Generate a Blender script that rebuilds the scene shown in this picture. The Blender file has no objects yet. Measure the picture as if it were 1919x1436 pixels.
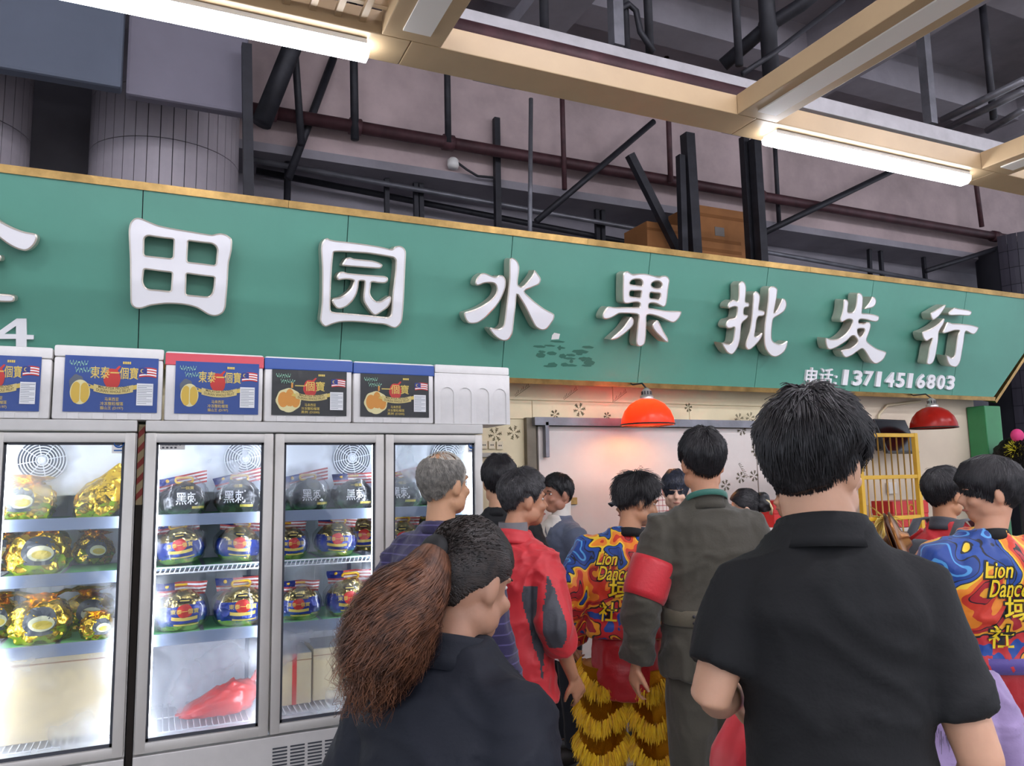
import bpy, bmesh, math, random
import numpy as np
from mathutils import Vector, Matrix, noise
from mathutils.bvhtree import BVHTree
random.seed(7); rng = np.random.default_rng(7)
scene = bpy.context.scene
COL = scene.collection
PI = math.pi

# ------------------------------------------------------------------ camera
IMW, IMH, FPX, CAMH = 1919.0, 1436.0, 1440.0, 1.65
yaw, pitch, roll = math.radians(24.47), math.radians(6.99), math.radians(-1.06)
fw = Vector((math.sin(yaw)*math.cos(pitch), math.cos(yaw)*math.cos(pitch), math.sin(pitch)))
rt = Vector((math.cos(yaw), -math.sin(yaw), 0.0))
up = rt.cross(fw)
rt, up = rt*math.cos(roll)+up*math.sin(roll), up*math.cos(roll)-rt*math.sin(roll)
CAM = Vector((0, 0, CAMH))
cd = bpy.data.cameras.new('camera'); cam = bpy.data.objects.new('camera', cd); COL.objects.link(cam)
cd.sensor_fit = 'HORIZONTAL'; cd.sensor_width = 36.0; cd.lens = 36.0*FPX/IMW; cd.clip_start = .05; cd.clip_end = 200
cam.matrix_world = Matrix(((rt.x, up.x, -fw.x, CAM.x), (rt.y, up.y, -fw.y, CAM.y), (rt.z, up.z, -fw.z, CAM.z), (0, 0, 0, 1)))
scene.camera = cam
def ray(x, y): return fw + rt*((x-IMW/2)/FPX) - up*((y-IMH/2)/FPX)
def onY(x, y, Y): d = ray(x, y); return CAM + d*(Y/d.y)
def onZ(x, y, Z): d = ray(x, y); return CAM + d*((Z-CAMH)/d.z)
def onP(x, y, p0, n): d = ray(x, y); return CAM + d*((p0-CAM).dot(n)/d.dot(n))

# ------------------------------------------------------------------ world and exposure
w = bpy.data.worlds.new('hall_ambience'); scene.world = w; w.use_nodes = True
w.node_tree.nodes['Background'].inputs[0].default_value = (.80, .86, 1.0, 1)
w.node_tree.nodes['Background'].inputs[1].default_value = .85
vs = scene.view_settings
vs.view_transform = 'Standard'; vs.look = 'None'; vs.gamma = 1; vs.use_curve_mapping = False; vs.exposure = 0.75
LED_STRENGTH = 15.0

# ------------------------------------------------------------------ materials
def srgb(h):
    if not isinstance(h, str): return h
    h = h.lstrip('#'); c = [int(h[i:i+2], 16)/255 for i in (0, 2, 4)]
    return tuple((v/12.92 if v <= .04045 else ((v+.055)/1.055)**2.4) for v in c)
MATS = {}
def mat(name, col='#808080', rough=.6, metal=0, vary=0.0, vscale=6, bump=0, bscale=40, spec=.5, coat=0, emit=None, estr=0, sheen=0, col2=None, bdist=.01, sss=0):
    if name in MATS: return MATS[name]
    m = bpy.data.materials.new(name); m.use_nodes = True; MATS[name] = m
    nt = m.node_tree; b = nt.nodes['Principled BSDF']
    c = srgb(col)
    b.inputs['Base Color'].default_value = (*c, 1); b.inputs['Roughness'].default_value = rough; b.inputs['Metallic'].default_value = metal
    b.inputs['Specular IOR Level'].default_value = spec; b.inputs['Coat Weight'].default_value = coat; b.inputs['Coat Roughness'].default_value = .15
    b.inputs['Sheen Weight'].default_value = sheen
    if sss: b.inputs['Subsurface Weight'].default_value = sss; b.inputs['Subsurface Radius'].default_value = (.02, .008, .004); b.inputs['Subsurface Scale'].default_value = .5
    if emit: b.inputs['Emission Color'].default_value = (*srgb(emit), 1); b.inputs['Emission Strength'].default_value = estr
    if vary or col2 or bump:
        tc = nt.nodes.new('ShaderNodeTexCoord')
    if vary or col2:
        n = nt.nodes.new('ShaderNodeTexNoise'); n.inputs['Scale'].default_value = vscale; n.inputs['Detail'].default_value = 6; n.inputs['Roughness'].default_value = .62
        r = nt.nodes.new('ShaderNodeValToRGB')
        a = tuple(max(0, v*(1-vary)) for v in c); d = srgb(col2) if col2 else tuple(min(1, v*(1+vary)) for v in c)
        r.color_ramp.elements[0].color = (*a, 1); r.color_ramp.elements[1].color = (*d, 1)
        r.color_ramp.elements[0].position = .32; r.color_ramp.elements[1].position = .68
        nt.links.new(tc.outputs['Object'], n.inputs['Vector']); nt.links.new(n.outputs['Fac'], r.inputs['Fac']); nt.links.new(r.outputs['Color'], b.inputs['Base Color'])
    if bump:
        n2 = nt.nodes.new('ShaderNodeTexNoise'); n2.inputs['Scale'].default_value = bscale; n2.inputs['Detail'].default_value = 4
        bp = nt.nodes.new('ShaderNodeBump'); bp.inputs['Strength'].default_value = bump; bp.inputs['Distance'].default_value = bdist
        nt.links.new(tc.outputs['Object'], n2.inputs['Vector']); nt.links.new(n2.outputs['Fac'], bp.inputs['Height']); nt.links.new(bp.outputs['Normal'], b.inputs['Normal'])
    return m
def nodes(m): return m.node_tree.nodes, m.node_tree.links, m.node_tree.nodes['Principled BSDF']
def foil(name, col, rough=.22, bscale=16, strength=.9, metal=1.0, coat=0):
    if name in MATS: return MATS[name]
    m = mat(name, col, rough, metal, coat=coat); N, L, b = nodes(m)
    tc = N.new('ShaderNodeTexCoord'); v = N.new('ShaderNodeTexVoronoi'); v.feature = 'F1'; v.inputs['Scale'].default_value = bscale
    n = N.new('ShaderNodeTexNoise'); n.inputs['Scale'].default_value = bscale*.6; n.inputs['Detail'].default_value = 3
    mx = N.new('ShaderNodeVectorMath'); mx.operation = 'MULTIPLY_ADD'; mx.inputs[1].default_value = (.12, .12, .12)
    L.new(tc.outputs['Object'], n.inputs['Vector']); L.new(n.outputs['Color'], mx.inputs[0]); L.new(tc.outputs['Object'], mx.inputs[2]); L.new(mx.outputs[0], v.inputs['Vector'])
    bp = N.new('ShaderNodeBump'); bp.inputs['Strength'].default_value = strength; bp.inputs['Distance'].default_value = .03
    L.new(v.outputs['Distance'], bp.inputs['Height']); L.new(bp.outputs['Normal'], b.inputs['Normal'])
    return m
def emis(name, col, s):
    if name in MATS: return MATS[name]
    m = bpy.data.materials.new(name); m.use_nodes = True; MATS[name] = m
    nt = m.node_tree; nt.nodes.remove(nt.nodes['Principled BSDF'])
    e = nt.nodes.new('ShaderNodeEmission'); e.inputs[0].default_value = (*srgb(col), 1); e.inputs[1].default_value = s
    nt.links.new(e.outputs[0], nt.nodes['Material Output'].inputs[0]); return m

# ------------------------------------------------------------------ mesh helpers
class MB:
    def __init__(s): s.v = []; s.f = []; s.m = []; s.cur = 0
    def add(s, vs_, fs):
        o = len(s.v); s.v += [tuple(p) for p in vs_]; s.f += [tuple(i+o for i in f) for f in fs]; s.m += [s.cur]*len(fs); return s
    def box(s, a, b):
        x0, y0, z0 = a; x1, y1, z1 = b
        x0, x1 = min(x0, x1), max(x0, x1); y0, y1 = min(y0, y1), max(y0, y1); z0, z1 = min(z0, z1), max(z0, z1)
        return s.add([(x0,y0,z0),(x1,y0,z0),(x1,y1,z0),(x0,y1,z0),(x0,y0,z1),(x1,y0,z1),(x1,y1,z1),(x0,y1,z1)],
                     [(0,3,2,1),(4,5,6,7),(0,1,5,4),(1,2,6,5),(2,3,7,6),(3,0,4,7)])
    def rbox(s, a, b, r=.01):   # box with chamfered edges
        x0, y0, z0 = [min(p, q) for p, q in zip(a, b)]; x1, y1, z1 = [max(p, q) for p, q in zip(a, b)]
        bm = bmesh.new(); bmesh.ops.create_cube(bm, size=1)
        for v in bm.verts: v.co = Vector(((x0+x1)/2+v.co.x*(x1-x0), (y0+y1)/2+v.co.y*(y1-y0), (z0+z1)/2+v.co.z*(z1-z0)))
        bmesh.ops.bevel(bm, geom=list(bm.edges), offset=r, segments=2, affect='EDGES', profile=.6)
        bm.verts.index_update(); s.add([v.co[:] for v in bm.verts], [[v.index for v in f.verts] for f in bm.faces]); bm.free(); return s
    def tube(s, pts, rad, n=10, cap=True, axes=None):
        P = [Vector(p) for p in pts]; k = len(P)
        if not isinstance(rad, (list,)): rad = [rad]*k
        rings = []; prev = None
        for i in range(k):
            t = (P[min(i+1, k-1)]-P[max(i-1, 0)]).normalized()
            if axes: a = Vector(axes); a = (a-t*a.dot(t)).normalized()
            elif prev is None:
                a = t.orthogonal().normalized()
            else: a = (prev-t*prev.dot(t)).normalized()
            prev = a; b = t.cross(a)
            r = rad[i]; ra, rb = (r if isinstance(r, tuple) else (r, r))
            rings.append([P[i]+a*ra*math.cos(2*PI*j/n)+b*rb*math.sin(2*PI*j/n) for j in range(n)])
        vs_ = [q for R in rings for q in R]; fs = []
        for i in range(k-1):
            for j in range(n): fs.append((i*n+j, i*n+(j+1) % n, (i+1)*n+(j+1) % n, (i+1)*n+j))
        if cap: fs.append(tuple(range(n))[::-1]); fs.append(tuple((k-1)*n+j for j in range(n)))
        return s.add(vs_, fs)
    def ring_loft(s, rings, n=24, power=2.4):   # rings: (z, cx, cy, rx, ry)
        vs_ = []; fs = []
        for (z, cx, cy, rx, ry) in rings:
            for j in range(n):
                a = 2*PI*j/n; c, d = math.cos(a), math.sin(a)
                vs_.append((cx+rx*math.copysign(abs(c)**(2/power), c), cy+ry*math.copysign(abs(d)**(2/power), d), z))
        k = len(rings)
        for i in range(k-1):
            for j in range(n): fs.append((i*n+j, i*n+(j+1) % n, (i+1)*n+(j+1) % n, (i+1)*n+j))
        fs.append(tuple(range(n))[::-1]); fs.append(tuple((k-1)*n+j for j in range(n)))
        return s.add(vs_, fs)
    def ell(s, c, r, M=None, n=16, m=10):
        vs_ = []; fs = []
        for i in range(m+1):
            th = PI*i/m
            for j in range(n):
                a = 2*PI*j/n; p = Vector((r[0]*math.sin(th)*math.cos(a), r[1]*math.sin(th)*math.sin(a), r[2]*math.cos(th)))
                if M: p = M @ p
                vs_.append(p+Vector(c))
        for i in range(m):
            for j in range(n): fs.append((i*n+j, (i+1)*n+j, (i+1)*n+(j+1) % n, i*n+(j+1) % n))
        return s.add(vs_, fs)
    def torus(s, c, R, r, axis='Y', n=28, m=6):
        vs_ = []; fs = []
        for i in range(n):
            a = 2*PI*i/n
            for j in range(m):
                b = 2*PI*j/m; q = R+r*math.cos(b); x, y, z = q*math.cos(a), q*math.sin(a), r*math.sin(b)
                vs_.append(Vector(c)+(Vector((x, z, y)) if axis == 'Y' else Vector((x, y, z))))
        for i in range(n):
            for j in range(m): fs.append((i*m+j, ((i+1) % n)*m+j, ((i+1) % n)*m+(j+1) % m, i*m+(j+1) % m))
        return s.add(vs_, fs)
    def quad(s, a, b, c, d): return s.add([a, b, c, d], [(0, 1, 2, 3)])
    def lathe(s, prof, c=(0, 0, 0), n=28):  # prof (r,z)
        vs_ = []; fs = []
        for r, z in prof:
            for j in range(n): a = 2*PI*j/n; vs_.append((c[0]+r*math.cos(a), c[1]+r*math.sin(a), c[2]+z))
        for i in range(len(prof)-1):
            for j in range(n): fs.append((i*n+j, i*n+(j+1) % n, (i+1)*n+(j+1) % n, (i+1)*n+j))
        return s.add(vs_, fs)
    def mesh(s, name, mats, smooth=False):
        me = bpy.data.meshes.new(name); me.from_pydata(s.v, [], s.f)
        for m in (mats if isinstance(mats, (list, tuple)) else [mats]): me.materials.append(m)
        me.polygons.foreach_set('material_index', s.m); me.polygons.foreach_set('use_smooth', [smooth]*len(s.f)); me.update()
        return me
    def obj(s, name, mats, parent=None, smooth=False, angle=None):
        me = s.mesh(name, mats, smooth or angle is not None)
        if angle is not None: me.set_sharp_from_angle(angle=math.radians(angle))
        return link(name, me, parent)
def link(name, me, parent=None, loc=None):
    o = bpy.data.objects.new(name, me); COL.objects.link(o)
    if parent is not None: o.parent = parent
    if loc is not None: o.location = loc
    return o
def tag(o, label, cat, group=None):
    o['label'] = label; o['category'] = cat
    if group: o['group'] = group
    return o
def thing(name, label, cat, loc=(0, 0, 0), rz=0, group=None):
    o = bpy.data.objects.new(name, None); COL.objects.link(o); o.location = loc; o.rotation_euler = (0, 0, rz); o.empty_display_size = .1
    return tag(o, label, cat, group)
def struct(o): o['kind'] = 'structure'; return o
def join(parts):  # list of (MB, matidx) merge
    r = MB()
    for m, k in parts: r.cur = k; r.add(m.v, m.f)
    return r
TXT = {}
def text_geo(s, size=1.0, bold=0.0, align='LEFT', spacing=1.0):
    key = (s, bold, align, spacing)
    if key not in TXT:
        c = bpy.data.curves.new('t', 'FONT'); c.body = s; c.size = 1.0; c.offset = bold; c.align_x = align; c.resolution_u = 3; c.space_character = spacing
        o = bpy.data.objects.new('t', c); COL.objects.link(o)
        dg = bpy.context.evaluated_depsgraph_get(); me = bpy.data.meshes.new_from_object(o.evaluated_get(dg))
        TXT[key] = ([v.co[:] for v in me.vertices], [tuple(p.vertices) for p in me.polygons])
        bpy.data.objects.remove(o); bpy.data.curves.remove(c); bpy.data.meshes.remove(me)
    v, f = TXT[key]
    return [(x*size, y*size) for x, y, z in v], f
def text_size(s, **k):
    v, f = text_geo(s, 1.0, **k)
    a = np.array(v) if v else np.zeros((1, 2))
    return a.min(0), a.max(0)
def put_text(mb, s, x, z, h, M, bold=.0, w=None, y=0):
    """text filling a box of height h whose lower-left corner is x,z in the frame M(x,z,y)->3d"""
    lo, hi = text_size(s, bold=bold); sc = h/max(1e-6, (hi[1]-lo[1])); sx = sc if w is None else w/max(1e-6, hi[0]-lo[0])
    v, f = text_geo(s, 1.0, bold)
    mb.add([M(x+(a-lo[0])*sx, z+(b-lo[1])*sc, y) for a, b in v], f)
def fill2d(loops):
    """triangulate 2d loops with holes through a 2D curve; returns verts2d, faces"""
    c = bpy.data.curves.new('p', 'CURVE'); c.dimensions = '2D'; c.fill_mode = 'BOTH'
    for L in loops:
        sp = c.splines.new('POLY'); sp.points.add(len(L)-1); sp.use_cyclic_u = True
        for p, q in zip(sp.points, L): p.co = (q[0], q[1], 0, 1)
    o = bpy.data.objects.new('p', c); COL.objects.link(o)
    me = bpy.data.meshes.new_from_object(o.evaluated_get(bpy.context.evaluated_depsgraph_get()))
    r = [v.co[:2] for v in me.vertices], [tuple(p.vertices) for p in me.polygons]
    bpy.data.objects.remove(o); bpy.data.curves.remove(c); bpy.data.meshes.remove(me); return r
def catmull(P, k=4, corner=.0):
    P = [Vector(p) for p in P]; n = len(P); out = []
    for i in range(n):
        p0, p1, p2, p3 = P[i-1], P[i], P[(i+1) % n], P[(i+2) % n]
        def tang(a, b, c):
            u = (b-a); v = (c-b)
            if u.length < 1e-9 or v.length < 1e-9: return Vector((0, 0))
            return (u.normalized()+v.normalized())*.5*min(u.length, v.length)
        m1 = tang(p0, p1, p2); m2 = tang(p1, p2, p3)
        for j in range(k):
            t = j/k; t2 = t*t; t3 = t2*t
            out.append(p1*(2*t3-3*t2+1)+m1*(t3-2*t2+t)+p2*(-2*t3+3*t2)+m2*(t3-t2))
    return out
def inset(L, d):
    n = len(L); out = []; A = sum(L[i-1].x*L[i].y-L[i].x*L[i-1].y for i in range(n))
    sg = 1 if A > 0 else -1
    for i in range(n):
        t = (L[(i+1) % n]-L[i-1]); t = t.normalized() if t.length > 1e-9 else Vector((1, 0))
        out.append(L[i]+Vector((-t.y, t.x))*sg*d)
    return out
def grid_sheet(fn, nu, nv):
    vs_ = [fn(i/nu, j/nv) for i in range(nu+1) for j in range(nv+1)]
    fs = [(i*(nv+1)+j, (i+1)*(nv+1)+j, (i+1)*(nv+1)+j+1, i*(nv+1)+j+1) for i in range(nu) for j in range(nv)]
    return vs_, fs
# ================================================================== STRUCTURE
YF, YW, YS = 4.10, 4.90, 4.70          # freezer fronts, stall wall, sign foot
m_floor = mat('polished_concrete_floor', '#84817c', .35, vary=.25, vscale=1.6, bump=.08, bscale=60)
m_conc = mat('painted_concrete', '#b3a09f', .85, vary=.22, vscale=1.3, bump=.15, bscale=18)
m_concd = mat('grey_concrete_slab', '#8f8b92', .9, vary=.25, vscale=.9, bump=.2, bscale=12)
m_cream = mat('cream_wall_panel', '#d9cba6', .55, vary=.10, vscale=2.2, bump=.03)
m_beige = mat('beige_plaster', '#d3c4ae', .75, vary=.07, vscale=1.5)
m_board = mat('white_laminate_door', '#cfc6bf', .4, vary=.09, vscale=1.4, bump=.02, bscale=9)
m_steel_d = mat('dark_painted_steel', '#2a2a30', .55, .3, vary=.3, vscale=9)
m_steel_r = mat('oxide_red_pipe', '#4a2d31', .55, .2, vary=.35, vscale=7)
m_steel_g = mat('galvanised_grey', '#7c7c82', .45, .6, vary=.25, vscale=5)
m_wood = mat('pale_wood_laminate', '#b89d78', .45, vary=.07, vscale=3)
m_gold = mat('brushed_gold_trim', '#b08d57', .28, .9, vary=.35, vscale=7, bump=.1, bscale=30)
m_white = mat('white_paint', '#e6e4e0', .5)
m_print = mat('dark_print_ink', '#5b5236', .8)

f = MB().box((-9, -9, -.1), (16, 12, 0)).obj('floor', m_floor); struct(f)
wb = MB().box((-5, YW, 0), (7.12, YW+.1, 2.62)).obj('wall_back', m_cream); struct(wb)
# cream boards that face the wall above the sliding door and beside the freezer
zs1 = onY(960, 750, YW).z; zs0 = onY(1100, 788, YW).z
xj = onY(985, 820, YW).x
def board(x0, x1, z0, z1, m=m_cream, d=.012): return MB().rbox((x0+.002, YW-d, z0+.002), (x1-.002, YW, z1-.002), .002).obj('wall_panel', m, wb)
for a, b in ((1.0, 3.05), (3.05, 5.1)): board(a, b, zs1, 2.6)
xs = [1.0, onY(996, 770, YW).x, onY(1290, 775, YW).x, 5.1]
for a, b in zip(xs, xs[1:]): board(a, b, zs0, zs1)
board(1.0, xj, 0, zs0)
board(5.1, 7.12, 0, 2.6, m_beige, .010)
# printed snowflakes and lines of film print on the cream boards
sn = MB()
def flake(px, py, r, Y=YW-.0135):
    c = onY(px, py, Y)
    for k in range(6):
        a = k*PI/3+.2; d = Vector((math.cos(a), 0, math.sin(a))); q = Vector((-d.z, 0, d.x))
        def seg(p0, p1, wd): 
            t = (p1-p0).normalized(); o = Vector((-t.z, 0, t.x))*wd
            sn.quad(p0-o, p1-o, p1+o, p0+o)
        seg(c+d*r*.25, c+d*r, .0025)
        for s_ in (.5, .75): seg(c+d*r*s_, c+d*r*(s_+.25)+q*r*.22, .002); seg(c+d*r*s_, c+d*r*(s_+.25)-q*r*.22, .002)
for px, py, r in ((1086, 768, .05), (1040, 777, .035), (1138, 780, .03), (928, 815, .05), (963, 811, .05), (1290, 764, .035)): flake(px, py, r)
for px, py in ((1390, 806), (1406, 783), (1416, 845), (1413, 892), (1388, 895), (1360, 910), (1385, 785)): flake(px, py, .045, YW-.062)
def film_text(px, py, Y, h=.02, ang=.6):
    c = onY(px, py, Y); t = Vector((math.cos(ang), 0, math.sin(ang))); o = Vector((-t.z, 0, t.x))
    for k in range(9):
        p = c+t*(.016*k); q = p+t*.011+o*h*(.5+.5*((k*7) % 3)/2); sn.quad(p, p+t*.004, q+t*.004, q)
    sn.quad(c-o*.008, c+t*.14-o*.008, c+t*.14-o*.005, c-o*.005)
for px, py in ((965, 742), (1056, 748), (1150, 752)): film_text(px, py, YW-.0135)
for px, py in ((1385, 868), (1380, 782)): film_text(px, py, YW-.062, .02, -1.0)
sn.obj('snowflake_print', m_print, wb)
# wooden batten that shows under the sign
bt = MB().box((1.9, 4.78, 2.36), (3.6, 4.84, 2.43)).obj('trim_1', mat('orange_wood_batten', '#8a4f1e', .6, vary=.2)); struct(bt)
# sliding white door with its rail
dr = thing('sliding_door', 'wide white sliding door panels stained under a grey track on the cream wall', 'door', (xj, YW-.015, 0)); dr['kind'] = 'structure'; dr.name = 'door_1'
zt = onY(1000, 799, YW-.05).z
MB().rbox((.07, -.045, .0), (2.02, -.012, zt), .004).obj('door_panel', m_board, dr)
MB().rbox((2.03, -.045, .0), (2.75, -.012, zt), .004).obj('door_panel', m_board, dr)
MB().box((.02, -.10, zt+.004), (2.75, -.01, zt+.06)).obj('track', m_steel_g, dr)
MB().box((-.02, -.05, 0), (.05, -.003, zt+.06)).obj('jamb', mat('grey_brown_jamb', '#6d6455', .5, .3, vary=.2), dr)
MB().rbox((.10, -.1, zt-.22), (.13, -.055, zt+.03), .004).obj('track_bracket', m_steel_g, dr)
MB().rbox((.30, -.06, 1.45), (.36, -.046, 1.50), .003).obj('handle', m_gold, dr)
# calendar on the door
cal = thing('wall_calendar', 'white paper calendar with red ruled grid hung on the white door', 'calendar', onY(1252, 935, YW-.075))
MB().box((-.14, 0, -.16), (.14, .004, .14)).obj('sheet', m_white, cal)
cg = MB()
for i in range(6): cg.box((-.12, -.002, -.13+i*.04), (.12, -.0005, -.126+i*.04))
for i in range(8): cg.box((-.12+i*.034, -.002, -.13), (-.118+i*.034, -.0005, .07))
cg.box((-.12, -.002, .08), (.12, -.0005, .12)); cg.obj('grid_print', mat('red_ink', '#a53a38', .7), cal)
# sockets
for i, (px, py) in enumerate(((907, 834), (922, 834), (937, 835))):
    s = thing('wall_socket', 'cream plastic wall socket in a row of three beside the freezer', 'socket', onY(px, py, YW-.028), 0, 'sockets on the cream wall')
    MB().rbox((-.024, 0, -.028), (.024, .014, .028), .003).obj('plate', mat('socket_plastic', '#cfc2a4', .4), s)
    h = MB()
    for dx in (-.010, .004): h.box((dx, -.001, -.006), (dx+.007, .002, .004))
    h.obj('slots', m_steel_d, s)
MB().rbox((0, -.02, 0), (.18, 0, .03), .004)
tr = MB().rbox((onY(895, 850, YW).x, YW-.05, onY(900, 852, YW).z-.02), (onY(945, 850, YW).x, YW-.013, onY(900, 852, YW).z+.01), .004).obj('cable_trunking', mat('trunking_grey', '#9a958c', .5))
tag(tr, 'short grey cable trunking under the row of wall sockets', 'trunking')
# green post at the stall corner
gp = MB().rbox((6.99, 4.70, 0), (7.22, 4.88, 2.235), .01).obj('corner_post', mat('green_painted_steel', '#2f7d4a', .4, vary=.1), None); tag(gp, 'bright green square steel post at the end of the beige wall', 'post')
# ---- upper building structure
wu = MB().box((.25, 6.5, 4.5), (16, 6.8, 7.2)).obj('wall_upper', m_conc); struct(wu)
wr = MB().box((-6, 7.05, 0), (16, 7.25, 7.2)).obj('wall_recess', m_concd); struct(wr)
so = MB().box((.25, 6.5, 4.42), (16, 7.05, 4.5)).obj('trim_2', m_concd); struct(so)
ce = MB().box((-9, -9, 6.0), (16, 9, 6.2)).obj('ceiling', m_concd); struct(ce)
cb = MB()
for i, x in enumerate((2.6, 5.6, 8.8)):
    o = MB().box((x, 3.0, 5.45), (x+.45, 6.5, 6.0)).obj('ceiling_beam', m_concd, ce)
for i, y in enumerate((3.6, 5.2)): MB().box((-6, y, 5.6), (14, y+.3, 6.0)).obj('ceiling_beam', m_concd, ce)
# soffit boxes high on the left
pz = onY(235, 172, 5.3).z
d1 = MB().rbox((-5, 5.25, pz), (-.32, 5.36, 7), .02).obj('trim_3', mat('blue_grey_bulkhead', '#5d6472', .8, vary=.12, vscale=.8)); struct(d1)
d2 = MB().rbox((-.3, 5.32, pz), (.45, 5.42, 7), .02).obj('trim_4', mat('mauve_grey_bulkhead', '#77737f', .8, vary=.12, vscale=.8)); struct(d2)
# tiled round columns: every visible tile is a piece
m_tile = mat('mauve_grey_glazed_tile', '#aaa2a8', .35, vary=.12, vscale=2); m_tiled = mat('dark_glazed_tile', '#45424c', .35, vary=.15, vscale=2); m_grout = mat('dark_grout', '#2a2a32', .9)
def column(name, label, cx, cy, R, z0, z1, tw, th, mt, a0, a1):
    r = thing(name, label, 'column', (cx, cy, 0)); struct(r); r.name = name
    MB().lathe([(R-.012, 0), (R-.012, z1)], n=48).obj('core', m_grout, r, True)
    n = max(1, int((a1-a0)*R/tw)); da = (a1-a0)/n; z = z0
    g = .006
    mb = MB(); k = 2; ri, ro = R-.012, R
    vs_ = []; 
    for q in range(k+1):
        a = -da/2+g/R/2+(da-g/R)*q/k
        for zz in (g/2, th-g/2):
            for rr in (ri, ro): vs_.append((rr*math.cos(a), rr*math.sin(a), zz))
    fs = []
    for q in range(k):
        o = q*4; fs += [(o+1, o+5, o+7, o+3), (o+2, o+3, o+7, o+6), (o, o+4, o+5, o+1)]
    fs += [(0, 1, 3, 2), (k*4, k*4+2, k*4+3, k*4+1)]
    me = mb.add(vs_, fs).mesh('tile', mt)
    while z < z1-.01:
        for i in range(n):
            o = link('tile', me, r, (0, 0, z)); o.rotation_euler = (0, 0, a0+da*(i+.5))
        z += th
    return r
column('column_1', 'round column of tall mauve grey tiles behind the green sign', -.05, 6.45, .54, 2.9, 4.75, .085, .42, m_tile, -PI*.98, -PI*.02)
column('column_2', 'round mauve tiled column partly cut off beside the blue grey bulkhead', -1.5, 6.4, .54, 2.9, 4.75, .085, .42, m_tile, -PI*.98, -PI*.02)
cR = onY(1868, 500, 6.2)
column('column_3', 'dark tiled round column beside the end of the green sign', cR.x+.55, 6.2, .55, 0, 4.5, .11, .22, m_tiled, -PI*.98, -PI*.2)

# ================================================================== SIGN
TS = math.radians(14.2); SU = Vector((0, -math.sin(TS), math.cos(TS))); SN = Vector((0, -math.cos(TS), -math.sin(TS)))
SO = Vector((0, YS, onY(955, 708, YS).z))
def suv(px, py, w=0):
    p = onP(px, py, SO+SN*w, SN)-SO; return Vector((p.x, p.dot(SU)))
def SM(u, v, w=0): return Vector((u, 0, 0))+SU*v+SN*w
VT = sum(suv(*p).y for p in ((270, 351), (700, 411), (960, 447), (1440, 502.5), (1812, 544)))/5
m_green = mat('green_sign_panel', '#52907d', .40, vary=.06, vscale=1.2, bump=.02, bscale=5)
m_face = mat('white_acrylic_face', '#eceaec', .3, spec=.5); m_side = mat('silver_letter_return', '#cfc6b8', .3, .55, vary=.1, vscale=8)
sign = thing('shop_sign', 'long green shop signboard with raised white Chinese letters and gold edging', 'sign', SO)
seams = [suv(*p).x for p in ((265, 460), (645, 540), (951, 566), (1207, 596), (1427, 614), (1624, 628), (1798, 641))]
ub = suv(1862, 745).x; s1 = suv(1862, 745); s2 = suv(1919, 682); ut = s1.x+(s2.x-s1.x)*(VT-s1.y)/(s2.y-s1.y); ut = min(ut, ub+.75)
ed = [seams[0]-2.3, seams[0]-1.12]+seams
for a, b in zip(ed, ed[1:]):
    mb = MB(); g = .0025; vs_ = [SM(a+g, 0, .0), SM(b-g, 0, .0), SM(b-g, VT, .0), SM(a+g, VT, .0), SM(a+g, 0, -.02), SM(b-g, 0, -.02), SM(b-g, VT, -.02), SM(a+g, VT, -.02)]
    mb.add(vs_, [(0, 1, 2, 3), (5, 4, 7, 6), (1, 5, 6, 2), (4, 0, 3, 7), (3, 2, 6, 7), (4, 5, 1, 0)]); mb.obj('panel', m_green, sign)
a = seams[-1]+.0025
MB().add([SM(a, 0), SM(ub, 0), SM(ut, VT), SM(a, VT), SM(a, 0, -.02), SM(ub, 0, -.02), SM(ut, VT, -.02), SM(a, VT, -.02)], [(0, 1, 2, 3), (5, 4, 7, 6), (1, 5, 6, 2), (4, 0, 3, 7), (3, 2, 6, 7), (4, 5, 1, 0)]).obj('panel', m_green, sign)
def sbar(u0, v0, u1, v1, wd, d0, d1, name, m):
    t = Vector((u1-u0, v1-v0)).normalized(); n = Vector((-t.y, t.x))*wd
    P = [(u0, v0), (u1, v1), (u1+n.x, v1+n.y), (u0+n.x, v0+n.y)]
    return MB().add([SM(p[0], p[1], d1) for p in P]+[SM(p[0], p[1], d0) for p in P], [(0, 1, 2, 3), (7, 6, 5, 4), (0, 4, 5, 1), (1, 5, 6, 2), (2, 6, 7, 3), (3, 7, 4, 0)]).obj(name, m, sign)
for a, b in zip((ed[0], .62, 2.62, 4.66), (.62, 2.62, 4.66, ut+.02)): sbar(a, VT, b-.002, VT, .042, -.12, .012, 'gold_trim', m_gold)
sbar(1.4, -.035, ub+.01, -.035, .036, -.12, .012, 'gold_trim', m_gold)
sbar(ed[0], -.03, 1.4, -.03, .03, -.12, .008, 'gold_trim', m_gold)
sbar(ub+.012, -.035, ut+.03, VT+.042, -.034, -.12, .012, 'gold_trim', m_gold)
MB().add([SM(ed[0], 0, -.021), SM(ub, 0, -.021), SM(ut, VT, -.021), SM(ed[0], VT, -.021), SM(ed[0], 0, -.1), SM(ub, 0, -.1), SM(ut, VT, -.1), SM(ed[0], VT, -.1)], [(0, 1, 2, 3), (5, 4, 7, 6), (1, 5, 6, 2), (4, 0, 3, 7), (3, 2, 6, 7), (4, 5, 1, 0)]).obj('backing_frame', m_steel_d, sign)
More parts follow.
